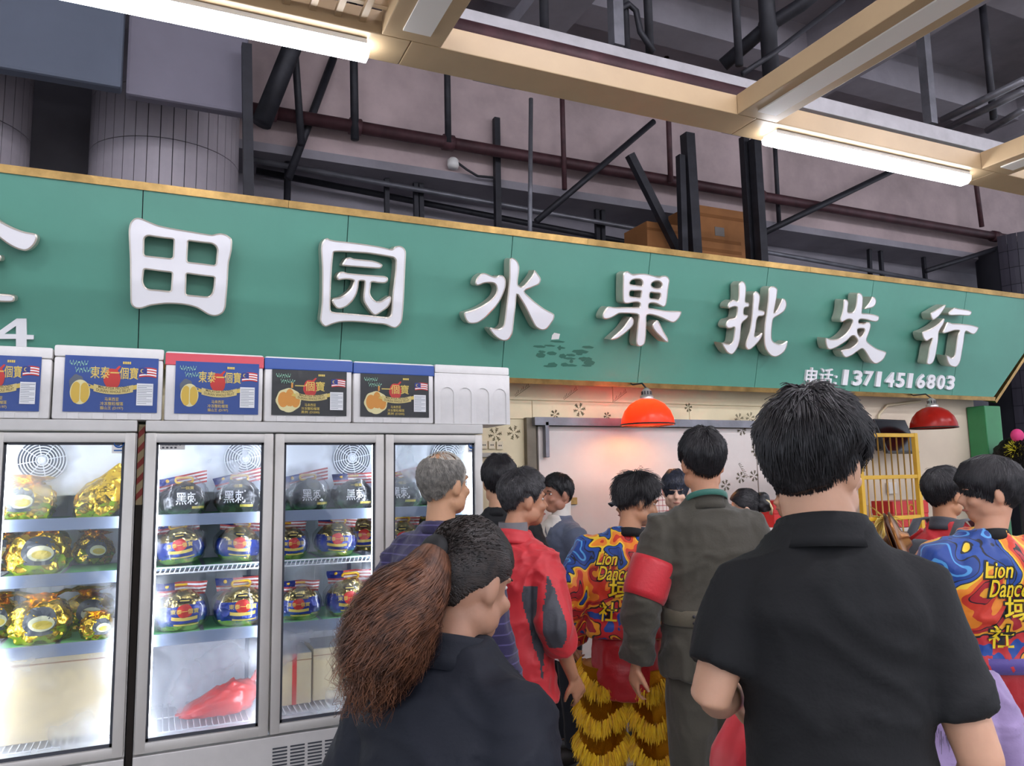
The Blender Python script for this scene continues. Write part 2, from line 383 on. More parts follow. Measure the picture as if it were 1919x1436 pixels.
LET = {
 'tian': (230, 400, 7.18, [
  [(80,230),(100,130),(150,72),(200,58),(260,70),(340,105),(480,160),(640,195),(900,240),(1050,265),(1200,288),(1260,275),(1320,268),(1400,290),(1460,335),(1472,370),(1468,480),(1450,580),(1430,660),(1420,800),(1410,980),(1395,1150),(1385,1260),(1355,1330),(1300,1370),(1230,1385),(1150,1365),(1060,1310),(1000,1275),(880,1240),(740,1222),(600,1218),(480,1228),(370,1245),(300,1268),(240,1283),(180,1280),(130,1250),(105,1200),(100,1000),(98,800),(95,600),(85,400)],
  [(292,350),(310,320),(345,305),(400,312),(540,332),(672,348),(684,362),(680,480),(672,585),(650,603),(480,585),(305,565),(288,545),(290,450)],
  [(885,378),(900,373),(1050,392),(1200,410),(1245,440),(1270,490),(1262,580),(1255,670),(1235,694),(1060,672),(885,652),(870,635),(876,500)],
  [(290,760),(305,753),(480,778),(650,798),(660,812),(655,920),(645,1035),(625,1045),(480,1030),(350,1018),(300,985),(275,920),(280,830)],
  [(860,820),(875,814),(1050,838),(1220,858),(1232,870),(1222,1000),(1200,1075),(1150,1118),(1000,1108),(865,1093),(852,1075),(856,950)]]),
 'yuan': (585, 435, 7.558, [
  [(125,230),(140,150),(180,100),(215,85),(250,105),(330,122),(500,140),(800,180),(1000,215),(1130,245),(1180,205),(1240,195),(1300,225),(1328,280),(1325,400),(1315,600),(1305,850),(1290,1100),(1270,1270),(1230,1330),(1180,1360),(1130,1355),(1040,1315),(900,1300),(700,1280),(520,1272),(380,1282),(280,1310),(190,1345),(140,1310),(110,1250),(120,1150),(135,1000),(140,700),(138,500),(130,350)],
  [(305,292),(320,283),(400,280),(600,290),(800,305),(1000,335),(1150,365),(1180,400),(1180,520),(1160,700),(1135,900),(1125,1100),(1110,1180),(1070,1207),(900,1190),(600,1160),(300,1135),(262,1110),(260,950),(270,700),(285,450)]],
  [[(440,430),(480,375),(530,358),(590,378),(850,405),(950,435),(995,465),(985,500),(950,518),(700,500),(430,478),(425,455)]],
  [[(345,640),(380,580),(430,560),(500,580),(700,600),(900,615),(1030,625),(1070,650),(1070,695),(1030,725),(930,722),(840,712),(830,780),(820,860),(850,930),(910,980),(970,980),(1040,940),(1100,905),(1118,930),(1110,1000),(1070,1070),(1000,1120),(900,1180),(850,1160),(780,1070),(730,980),(725,900),(738,780),(740,700),(705,692),(665,698),(650,800),(620,900),(560,990),(480,1060),(390,1090),(340,1075),(290,1010),(278,970),(310,940),(400,920),(480,870),(550,800),(585,720),(590,690),(530,672),(440,672),(370,682)]]),
 'shui': (855, 475, 8.447, [
  [(300,480),(320,400),(370,340),(430,310),(480,320),(560,355),(630,372),(680,345),(730,350),(770,390),(785,450),(780,530),(760,600),(710,720),(640,830),(540,940),(440,1040),(330,1105),(240,1115),(190,1100),(140,1030),(125,945),(200,915),(350,860),(500,770),(600,680),(640,590),(630,520),(600,480),(530,468),(440,475),(380,500),(330,510)]],
  [[(850,90),(890,70),(940,95),(980,150),(998,220),(990,320),(975,420),(980,500),(1030,530),(1070,510),(1150,420),(1220,320),(1240,265),(1280,310),(1330,380),(1340,420),(1310,490),(1200,540),(1080,600),(1150,680),(1250,770),(1400,880),(1550,965),(1545,1040),(1490,1130),(1420,1205),(1340,1215),(1260,1170),(1220,1110),(1150,970),(1080,830),(1000,700),(958,645),(940,850),(920,1000),(905,1150),(890,1260),(850,1340),(800,1382),(730,1385),(650,1345),(580,1280),(520,1190),(560,1175),(620,1195),(690,1190),(745,1140),(760,1080),(790,850),(820,600),(840,400),(840,200)]]),
 'guo': (1110, 500, 8.978, [
  [(520,120),(560,85),(600,75),(640,105),(690,130),(800,115),(900,118),(1010,145),(1130,178),(1170,158),(1230,150),(1280,180),(1300,230),(1290,300),(1275,400),(1265,500),(1250,600),(1230,660),(1190,680),(1130,650),(1080,625),(1010,612),(955,630),(950,690),(1030,705),(1200,735),(1350,748),(1500,755),(1470,850),(1420,910),(1370,940),(1320,935),(1200,880),(1080,830),(920,812),(912,950),(905,1100),(895,1230),(870,1310),(810,1345),(760,1330),(735,1270),(745,1150),(765,950),(775,815),(640,790),(450,790),(380,830),(300,870),(230,885),(180,870),(170,820),(210,730),(270,672),(400,685),(600,680),(790,680),(800,625),(760,600),(680,605),(590,622),(540,615),(515,580),(510,400),(515,200)],
  [(630,270),(660,232),(720,212),(800,215),(838,250),(835,320),(740,310),(640,295)],
  [(990,300),(1010,270),(1060,248),(1120,248),(1165,290),(1162,340),(1110,365),(1040,352),(1000,325)],
  [(635,412),(725,408),(820,412),(815,465),(805,518),(720,508),(630,490)],
  [(975,440),(1050,442),(1140,455),(1140,510),(1115,550),(1040,538),(968,522)]],
  [[(650,845),(690,880),(695,950),(670,1010),(600,1080),(500,1160),(400,1220),(310,1228),(350,1180),(430,1110),(520,1020),(590,920)]],
  [[(1080,900),(1110,910),(1150,990),(1200,1090),(1270,1210),(1275,1270),(1230,1265),(1150,1190),(1060,1100),(1010,1020),(1015,970)]]),
 'pi': (1330, 520, 8.975, [
  [(490,110),(545,65),(590,90),(612,160),(610,280),(600,410),(650,425),(668,460),(650,500),(585,515),(575,620),(635,635),(645,660),(620,700),(560,750),(535,790),(525,900),(510,1050),(470,1180),(420,1260),(370,1300),(300,1270),(240,1190),(195,1095),(230,1100),(280,1120),(340,1120),(385,1080),(405,960),(415,840),(360,858),(300,858),(268,820),(280,760),(320,710),(400,690),(440,665),(460,510),(420,495),(360,510),(320,525),(300,490),(320,430),(370,390),(410,378),(470,400),(485,300),(485,180)]],
  [[(730,280),(775,235),(820,260),(848,320),(840,420),(825,540),(880,555),(922,580),(920,630),(880,655),(820,660),(790,720),(775,850),(755,990),(800,990),(850,950),(885,935),(880,990),(840,1060),(770,1140),(690,1210),(640,1220),(600,1170),(605,1100),(630,1020),(670,900),(700,700),(715,500),(725,380)]],
  [[(990,190),(1045,150),(1100,160),(1138,200),(1130,300),(1110,430),(1080,600),(1130,540),(1190,420),(1220,360),(1260,365),(1290,420),(1290,490),(1250,570),(1170,630),(1070,695),(1050,800),(1040,950),(1045,1040),(1080,1090),(1150,1120),(1220,1115),(1305,1070),(1300,1150),(1260,1240),(1180,1310),(1100,1340),(1030,1320),(970,1260),(920,1150),(910,1000),(920,800),(950,600),(975,400)]]),
 'fa': (1525, 540, 9.573, [
  [(535,220),(570,200),(610,225),(625,270),(615,340),(610,430),(660,440),(710,425),(745,360),(765,250),(780,110),(820,85),(860,110),(885,170),(880,280),(870,390),(865,450),(960,455),(1080,475),(1170,510),(1165,570),(1120,605),(1050,600),(940,570),(840,560),(810,580),(810,625),(850,630),(900,640),(950,612),(1000,615),(1025,660),(1015,730),(985,820),(950,940),(1030,1020),(1150,1095),(1300,1150),(1280,1230),(1220,1310),(1130,1360),(1070,1350),(1010,1290),(950,1190),(870,1090),(780,1140),(680,1210),(580,1250),(530,1220),(490,1130),(560,1100),(650,1080),(740,1020),(785,960),(760,900),(720,860),(670,870),(600,940),(500,1010),(400,1070),(300,1105),(250,1090),(220,1020),(215,895),(300,920),(400,920),(480,890),(570,820),(640,730),(690,620),(690,580),(640,560),(580,575),(520,610),(485,610),(470,560),(500,470),(525,350)],
  [(785,745),(830,730),(900,735),(908,770),(875,840),(830,872),(790,810)]],
  [[(1050,160),(1090,165),(1120,220),(1110,290),(1060,345),(980,368),(900,378),(940,330),(1000,250)]]),
 'xing': (1705, 560, 10.257, [
  [(690,115),(680,160),(640,230),(560,330),(490,390),(440,410),(405,350),(400,280),(480,230),(590,165)]],
  [[(235,650),(350,600),(480,530),(570,460),(645,380),(670,400),(640,500),(560,630),(545,800),(520,960),(490,1110),(450,1220),(375,1270),(320,1240),(345,1100),(370,950),(430,760),(350,805),(310,815),(260,770)]],
  [[(740,270),(800,210),(860,175),(920,185),(1050,205),(1150,225),(1185,250),(1175,300),(1130,328),(950,320),(780,322),(740,305)]],
  [[(715,455),(760,455),(820,475),(960,480),(1150,500),(1270,530),(1318,555),(1300,610),(1260,660),(1220,685),(1160,670),(1070,625),(1050,690),(1030,850),(1000,1020),(975,1170),(940,1260),(880,1315),(820,1310),(760,1280),(720,1210),(690,1090),(740,1100),(800,1140),(850,1100),(870,1000),(890,850),(920,690),(950,620),(860,610),(760,640),(650,670),(625,645),(660,570)]]),
 'jin': (0, 400, 5.525, [
  [(-250,-110),(-180,-60),(0,75),(120,140),(250,188),(370,212),(388,250),(365,315),(310,370),(255,388),(180,370),(90,325),(0,258),(-120,150),(-250,30),(-380,150),(-520,300),(-700,420),(-860,440),(-800,330),(-620,220),(-420,60)]],
  [[(-480,430),(-200,418),(0,430),(15,460),(0,492),(-200,500),(-480,500)]],
  [[(-620,842),(-200,825),(100,842),(150,862),(148,905),(110,920),(-200,915),(-620,930)]],
  [[(-300,420),(-215,420),(-212,900),(-300,905)]]),
}
WF = .115
def build_letter(key, wf=WF, wb_=.025, name='letter', ins=.0075):
    x0, y0, sc = LET[key][:3]; groups = LET[key][3:]
    face = MB(); side = MB()
    for gi, loops in enumerate(groups):
        off = gi*.0006; L2 = []
        for L in loops:
            P = [suv(x0+x/sc, y0+y/sc, wf) for x, y in L]; P = catmull(P, 3)
            L2.append(P)
        IN = []
        for li, P in enumerate(L2):
            q = inset(P, ins if li == 0 else -ins); IN.append(q); n = len(P)
            vs_ = [SM(p.x, p.y, wb_) for p in P]+[SM(p.x, p.y, wf+off) for p in P]+[SM(p.x, p.y, wf+.004+off) for p in q]
            fs = []
            for i in range(n):
                j = (i+1) % n; fs += [(i, j, n+j, n+i), (n+i, n+j, 2*n+j, 2*n+i)]
            side.add(vs_, fs)
        v, f_ = fill2d(IN); face.add([SM(a, b, wf+.002+off) for a, b in v], f_)
    fo = face.obj(name, m_face, sign); so_ = side.obj(name+'_return', m_side, fo, angle=35)
    return fo
for k in ('jin', 'tian', 'yuan', 'shui', 'guo', 'pi', 'fa', 'xing'): build_letter(k)
# digit left over from the cut-off telephone number
LET['four'] = (0, 400, 5.525, [[(170,1090),(272,1090),(275,1258),(347,1262),(347,1305),(275,1305),(272,1420),(165,1420),(165,1300),(-40,1300),(-40,1240)], [(45,1250),(165,1165),(165,1252)]])
def flat_char(key, wf=.02):
    x0, y0, sc = LET[key][:3]; L2 = [[suv(x0+x/sc, y0+y/sc, wf) for x, y in L] for L in LET[key][3]]
    v, f_ = fill2d(L2); mb = MB().add([SM(a, b, wf) for a, b in v], f_)
    for P in L2:
        n = len(P); mb.add([SM(p.x, p.y, 0) for p in P]+[SM(p.x, p.y, wf) for p in P], [(i, (i+1) % n, n+(i+1) % n, n+i) for i in range(n)])
    return mb.obj('digit', m_face, sign)
flat_char('four')
# telephone line
a0 = suv(1509, 719, .02); a1 = suv(1566, 720, .02); b0 = suv(1574, 721, .02); b1 = suv(1789, 731, .02)
hv = suv(1680, 699, .02).y-suv(1680, 727, .02).y
def ext_text(s, u0, u1, v0, h, bold):
    if s == '1': bold = .015; u0 = u0+(u1-u0)*.15; u1 = u0+(u1-u0)*.62
    lo, hi = text_size(s, bold=bold); v, f_ = text_geo(s, 1.0, bold)
    n = len(v); P = [(u0+(a-lo[0])/(hi[0]-lo[0])*(u1-u0), v0+(b-lo[1])/(hi[1]-lo[1])*h) for a, b in v]
    mb = MB().add([SM(a, b, .02) for a, b in P], f_)
    # side walls from boundary edges
    from collections import Counter
    ec = Counter()
    for q in f_:
        for i in range(len(q)): ec[tuple(sorted((q[i], q[(i+1) % len(q)])))] += 1
    be = [e for e, c in ec.items() if c == 1]
    mb.add([SM(a, b, 0) for a, b in P]+[SM(a, b, .02) for a, b in P], [(i, j, n+j, n+i) for i, j in be]); return mb
vb = (a0.y+b1.y)/2
us = np.linspace(a0.x, a1.x, 3)
for s_, (p, q) in (('电', (a0.x, a0.x+(a1.x-a0.x)*.40)), ('话', (a0.x+(a1.x-a0.x)*.46, a0.x+(a1.x-a0.x)*.88)), (':', (a1.x-.012, a1.x+.012))):
    ext_text(s_, p, q, vb-.01 if s_ != ':' else vb, hv*1.1 if s_ != ':' else hv*.6, .012).obj('character', m_face, sign)
num = '13714516803'; wdt = (b1.x-b0.x)/len(num)
for i, ch in enumerate(num):
    ext_text(ch, b0.x+wdt*i+wdt*.12, b0.x+wdt*(i+1)-wdt*.08, vb, hv, .03).obj('digit', m_face, sign)
# torn sticker and scuffs on the panel
st = suv(1041, 631, .003); P = [(-.03, -.022), (.028, -.016), (.034, .02), (-.012, .026), (-.026, .008)]
MB().add([SM(st.x+a, st.y+b, .002) for a, b in P], [tuple(range(5))]).obj('sticker_scrap', m_white, sign)
sc_ = MB()
for i in range(26):
    p = suv(rng.uniform(1010, 1105), rng.uniform(640, 690), .002); a, b = rng.uniform(.01, .07), rng.uniform(.006, .02)
    P = [(-a, -b*.4), (-a*.3, -b), (a*.7, -b*.8), (a, .2*b), (a*.2, b), (-a*.8, b*.6)]
    sc_.add([SM(p.x+x, p.y+y, .0012+.00005*i) for x, y in P], [tuple(range(6))])
sc_.obj('tape_residue', mat('dark_green_residue', '#2f6554', .7), sign)
# ================================================================== HALL CEILING FRAME AND LAMPS
ZB = 3.2
m_led = emis('led_tube_lit', '#f4f7ff', LED_STRENGTH)
m_diff = mat('pale_diffuser_strip', '#e9e4dc', .5)
fr = thing('ceiling_frame', 'pale wood laminate ceiling frame of crossing beams with slatted bays', 'ceiling frame', (0, 0, ZB))
XC = [-2.4, -.8, .76, 2.34, 3.95, 5.5, 7.1]
for y in (2.48, -.6, -3.6):
    for a, b in zip(XC, XC[1:]): MB().rbox((a+.0, y, 0), (b-.002, y+.17, .09), .004).obj('main_beam', m_wood, fr)
for i, x in enumerate(XC):
    for y0, y1 in ((-.43, 2.478), (-3.43, -.602)):
        MB().rbox((x-.11, y0, .0), (x+.11, y1, .09), .004).obj('cross_beam', m_wood, fr)
        MB().box((x-.05, y0+.1, -.006), (x+.05, y1-.06, .001)).obj('diffuser', m_diff, fr)
for y in np.arange(.35, 2.45, .085): MB().box((-.65, y, .05), (.65, y+.022, .11)).obj('slat', m_wood, fr)
for x in np.arange(-.62, .63, .085): MB().box((x, .3, .03), (x+.022, 2.478, .05)).obj('slat', m_wood, fr)
def led(x0, x1, y, label):
    r = thing('led_tube_lamp', label, 'lamp', ((x0+x1)/2, y, ZB), 0, 'led tubes under the ceiling frame'); L = (x1-x0)/2
    MB().rbox((-L+.01, -.045, -.02), (L-.01, .045, -.0005), .004).obj('housing', m_white, r)
    pr = [(-.042, -.02), (.042, -.02), (.038, -.045), (.02, -.058), (-.02, -.058), (-.038, -.045)]
    mb = MB(); n = len(pr); mb.add([(-L, a, b) for a, b in pr]+[(L, a, b) for a, b in pr], [(i, (i+1) % n, n+(i+1) % n, n+i) for i in range(n)]+[tuple(range(n)), tuple(range(n, 2*n))[::-1]])
    mb.obj('tube', m_led, r)
led(-.66, .62, 2.565, 'lit white led tube under the slatted bay of the wood frame')
led(2.48, 3.82, 2.565, 'lit white led tube under the plain beam right of the cross beam')
for x0 in (-2.15, .9, 3.95): led(x0, x0+1.3, -.515, 'unseen lit white led tube on the rear beam of the wood frame')  # unseen tubes, added to repeat the lamp grid and light the hall
for x0 in (-.65, 2.4, 5.45): led(x0, x0+1.3, -3.515, 'unseen lit white led tube on the rearmost beam of the wood frame')
led(5.65, 6.95, 2.565, 'unseen lit white led tube at the far end of the front beam')

# unseen high fill tubes, added to brighten the upper wall and sign
def add_fill_lamp(x, y, z, label):
    r = thing('fill_lamp', label, 'lamp', (x, y, z), 0, 'added fill lamps out of view')
    MB().rbox((-.75, -.06, 0), (.75, .06, .05), .006).obj('housing', m_white, r); MB().rbox((-.74, -.05, -.05), (.74, .05, -.001), .012).obj('tube', emis('fill_tube_lit', '#f6f4ff', 60.0), r)
    for sx in (-.6, .6): MB().tube([(sx, 0, .05), (sx, 0, 5.995-z)], .008, 6).obj('suspension_rod', m_steel_d, r)
for x in (-3.5, .3, 4.1, 7.9): add_fill_lamp(x, -1.9, 4.7, 'white fill tube added unseen high over the rear hall'); add_fill_lamp(x+1.9, -4.8, 4.7, 'white fill tube added unseen high at the far hall end')
for x in (-1.5, 2.2, 5.9, 9.6): add_fill_lamp(x, .6, 4.9, 'white fill tube added unseen high above the wood frame')
# ---- pipes, hangers and braces above the sign
def pipe(a, b, Y, r, m, name, label, cat, group=None, Y2=None, sq=False, top=None, bot=None):
    p = onY(*a, Y); q = onY(*b, Y if Y2 is None else Y2); 
    if top: p = q+(p-q)*((top-q.z)/(p.z-q.z))
    if bot: q = p+(q-p)*((bot-p.z)/(q.z-p.z))
    mid = (p+q)/2
    o = MB().tube([p-mid, q-mid], r, 4 if sq else 12).obj(name, m, None, smooth=not sq); o.location = mid
    return tag(o, label, cat, group)
GP = 'steel pipes and hangers above the sign'
mp = thing('fire_pipe', 'long dark red fire pipe running along the upper wall', 'pipe', (0, 6.3, onY(1000, 295, 6.3).z))
x0, x1 = onY(470, 200, 6.3).x, 13
MB().tube([(x0, 0, 0), (x1, 0, 0)], .055, 14).obj('pipe_run', m_steel_r, mp, True)
for px in (505, 665, 840, 1282, 1418, 1850):
    x = onY(px, 300, 6.3).x; MB().tube([(x-.05, 0, 0), (x+.05, 0, 0)], .072, 14).obj('coupling', m_steel_r, mp, True)
pipe((462, 85), (466, 375), 5.2, .045, m_steel_d, 'steel_post', 'dark steel post standing at the end of the grey bulkhead', 'post', sq=True, bot=3.16)
pipe((545, 95), (490, 232), 5.9, .075, m_steel_d, 'drain_pipe', 'thick dark slanting drain pipe beside the steel post', 'pipe', top=5.9)
for a, b, Y, r, m, lb in (((553, 100), (565, 272), 6.2, .03, m_steel_d, 'upright pipe hanger just right of the slanting drain pipe'), ((663, 112), (665, 262), 6.25, .035, m_steel_d, 'upright pipe hanger whose foot sleeve grips the fire pipe'), ((838, 140), (840, 268), 6.25, .03, m_steel_d, 'upright pipe hanger directly above the white alarm sounder'), ((1054, 205), (1058, 355), 6.22, .025, m_steel_r, 'thin reddish hanger between the grey conduit and a diagonal brace'), ((1253, 230), (1257, 342), 6.22, .028, m_steel_r, 'thin reddish hanger left of the tall upright channels'), ((1453, 290), (1460, 418), 6.41, .025, m_steel_d, 'thin hanger standing alone right of the upright channels'), ((1830, 350), (1840, 425), 6.22, .03, m_steel_r, 'reddish hanger near the dark tiled column'), ((540, 290), (538, 375), 6.65, .03, m_steel_d, 'dark rod under the crossing of the drain pipe braces')):
    pipe(a, b, Y, r, m, 'pipe_hanger', lb, 'hanger', GP, top=6.0 if lb[:8] != 'dark rod' else None, bot=None if lb[:8] != 'dark rod' else 3.16)
for a, b, Y, r, lb in (((625, 108), (540, 335), 6.42, .035, 'diagonal brace beside the slanting drain pipe'), ((1225, 228), (1005, 415), 6.2, .03, 'long diagonal brace crossing right of the grey conduit'), ((1690, 312), (1420, 442), 6.19, .035, 'diagonal brace right of the stored carton'), ((1880, 462), (1735, 508), 6.22, .03, 'low diagonal brace near the dark tiled column')):
    pipe(a, b, Y, r, m_steel_d, 'diagonal_brace', lb, 'brace', 'diagonal braces')
pipe((1180, 290), (1270, 470), 5.8, .05, m_steel_d, 'diagonal_strut', 'heavy dark steel strut leaning down to the stored cartons', 'brace', sq=True, bot=3.16)
for a, b, r, Y, lb in (((930, 222), (933, 428), .04, 6.44, 'dark upright channel fixed to the wall by the alarm cable'), ((1288, 252), (1302, 478), .07, 5.6, 'broadest dark upright channel left of the stored carton'), ((1275, 292), (1281, 478), .045, 5.6, 'shorter dark upright channel hugging the broadest one'), ((1394, 258), (1408, 490), .05, 5.6, 'dark upright channel at the right edge of the stored carton'), ((1414, 262), (1428, 492), .06, 5.5, 'thick dark upright pipe next to the carton edge channel')):
    pipe(a, b, Y, r, m_steel_d, 'upright_channel', lb, 'post', 'upright channels behind the sign', sq=True, bot=3.16)
pipe((995, 185), (993, 436), 5.3, .018, m_steel_g, 'conduit', 'thin grey conduit dropping straight behind the sign', 'conduit', bot=3.16)
for a, b in (((724, 300), (725, 402), ), ((778, 318), (780, 410)), ((788, 315), (790, 412)), ((1117, 365), (1120, 455)), ((1128, 368), (1130, 455)), ((1628, 450), (1630, 498)), ((1648, 448), (1652, 502)), ((1728, 455), (1733, 512)), ((1840, 375), (1852, 535))):
    pipe(a, b, 6.7, .03, m_steel_d, 'bracket_leg', 'short steel bracket leg in the dark recess behind the sign', 'bracket', 'bracket legs in the recess', sq=True, bot=3.16, top=4.42)
pipe((475, 300), (1840, 545), 6.6, .025, m_steel_g, 'conduit', 'thin grey conduit running low along the dark recess', 'conduit')
pipe((480, 320), (1800, 575), 6.85, .03, m_steel_d, 'conduit', 'dark cable pipe running at the foot of the recess', 'conduit')
# bell with its cable
bl = thing('alarm_sounder', 'small white alarm sounder with black cable below the fire pipe', 'alarm', onY(849, 306, 6.44))
MB().lathe([(0, -.05), (.045, -.05), (.055, -.02), (.05, .03), (.03, .05), (0, .05)]).obj('housing', m_white, bl, True)
q = [onY(*p, 6.42)-bl.location for p in ((856, 304), (875, 318), (895, 330), (926, 333))]
MB().tube(q, .012, 8).obj('cable', m_steel_d, bl, True)
# cartons stored on top
for (xa, ya), (xb, yb), lab, hol in (((1303, 398), (1400, 500), 'brown cardboard carton with hand hole stored behind the sign', 1), ((1215, 425), (1290, 490), 'dim brown cardboard carton lying left of the upright channels', 0)):
    p = onY(xa, yb, 5.9); q = onY(xb, ya, 5.9)
    p.z = 3.162; r = thing('cardboard_carton', lab, 'carton', (p.x, 5.9, p.z))
    mc = mat('brown_cardboard', '#9a6638', .8, vary=.12, vscale=4)
    W_, H_ = q.x-p.x, q.z-p.z
    MB().rbox((0, 0, 0), (W_, .4, H_), .008).obj('carton_body', mc, r)
    if hol:
        MB().box((W_*.38, -.004, H_*.74), (W_*.55, .01, H_*.82)).obj('hand_hole', mat('grey_tape', '#77706a', .6), r)
        for k in range(3): MB().box((W_*.1, -.003, H_*(.5+.09*k)), (W_*.85, .0, H_*(.53+.09*k))).obj('crease', mat('cardboard_crease', '#845428', .85), r)
    MB().box((0, -.002, H_*.9), (W_, .001, H_*.93)).obj('flap_edge', mat('cardboard_crease', '#845428', .85), r)
# storage deck behind the sign
dk = MB().box((-3, 4.62, 3.1), (9, 7.05, 3.16)).obj('trim_5', m_concd); struct(dk)
# overhead services nearer than the wall
def run(a, b, Z, r, m, name, label, cat, sq=None):
    p = onZ(*a, Z); q = onZ(*b, Z); y = (p.y+q.y)/2
    if sq: mb = MB().rbox((p.x, y-sq[0], -sq[1]), (q.x, y+sq[0], sq[1]), .008); o = mb.obj(name, m)
    else: o = MB().tube([(p.x, y, 0), (q.x, y, 0)], r, 12).obj(name, m, None, True)
    o.location = (0, 0, Z); return tag(o, label, cat), y
o, yt = run((830, 38), (1919, 292), 4.15, 0, mat('pale_grey_tray', '#b7b4b6', .5, .2, vary=.12), 'cable_tray', 'long pale grey cable tray above the wood frame', 'cable tray', (.05, .055))
run((830, 52), (1400, 182), 4.02, .06, m_steel_r, 'sprinkler_pipe', 'dark red sprinkler pipe running under the pale cable tray', 'pipe')
def drop(px, y0, y1, Y, r, m, label, sq=False, name='drop_rod'):
    p = onY(px, y0, Y); q = onY(px, y1, Y); p.z = 6.0; o = MB().tube([(0, 0, 0), (0, 0, q.z-p.z)], r, 4 if sq else 10).obj(name, m, None, not sq); o.location = (p.x, Y, p.z)
    return tag(o, label, 'hanger')
drop(1130, -600, 82, yt, .05, m_steel_g, 'broad grey hanger channel dropping to the cable tray near the sprinkler pipe', True)
drop(1670, -600, 215, yt+.1, .05, m_steel_g, 'broad grey hanger channel dropping to the tray beyond the cross beam', True)
for px, y0, y1, lb in ((1168, -40, 95, 'dark rod left of the cable loop'), (1212, -40, 98, 'dark rod right of the cable loop'), (1376, -40, 120, 'dark rod beside the branching pipe'), (1440, 62, 140, 'stub of dark pipe under the branching pipe'), (1843, 30, 218, 'slim dark rod hanging to the grey conduits'), (1018, -40, 60, 'hair-thin dark rod above the sprinkler pipe')):
    drop(px, y0, y1, yt+.15, .028 if px != 1440 else .06, m_steel_d, lb)
c = thing('branch_pipe', 'dark branching pipe with elbow slanting up over the cable tray', 'pipe', onY(1440, 50, yt+.2))
P = [onY(x, y, yt+.2+d)-c.location for x, y, d in ((1355, 122, .3), (1440, 48, 0), (1500, 10, -.2), (1560, -40, -.4))]
MB().tube(P, .05, 12).obj('pipe_run', m_steel_d, c, True); MB().ell(P[1], (.075, .075, .075)).obj('elbow', m_steel_d, c, True)
lp = MB().tube([onY(x, y, yt+.1) for x, y in ((1145, 40), (1160, 18), (1178, 8), (1192, 20), (1200, 60), (1225, 98))], .02, 8).obj('loose_cable', m_steel_d, None, True); tag(lp, 'black loose cable looping over the cable tray', 'cable')
cc = MB().tube([onY(x, y, yt-.06) for x, y in ((1392, 138), (1450, 100), (1580, 0))], .018, 8).obj('loose_cable', m_steel_d, None, True); tag(cc, 'black cable running up beside the cross beam', 'cable')
for k, (a, b) in enumerate((((1765, 225), (1919, 150)), ((1775, 240), (1919, 170)), ((1850, 245), (1919, 205)))):
    p = onZ(*a, 4.6); q = onZ(*b, 4.6); o = MB().tube([p, q], .03, 10).obj('grey_conduit', m_steel_g, None, True); tag(o, ('upper grey conduit of a pair running past the slim rod', 'lower grey conduit of a pair running past the slim rod', 'short separate grey conduit beyond the pair by the slim rod')[k], 'conduit', 'grey conduits at the hall side')
dz = onZ(1700, 60, 5.2)
# small conduit box to the right under the front beam
MB()
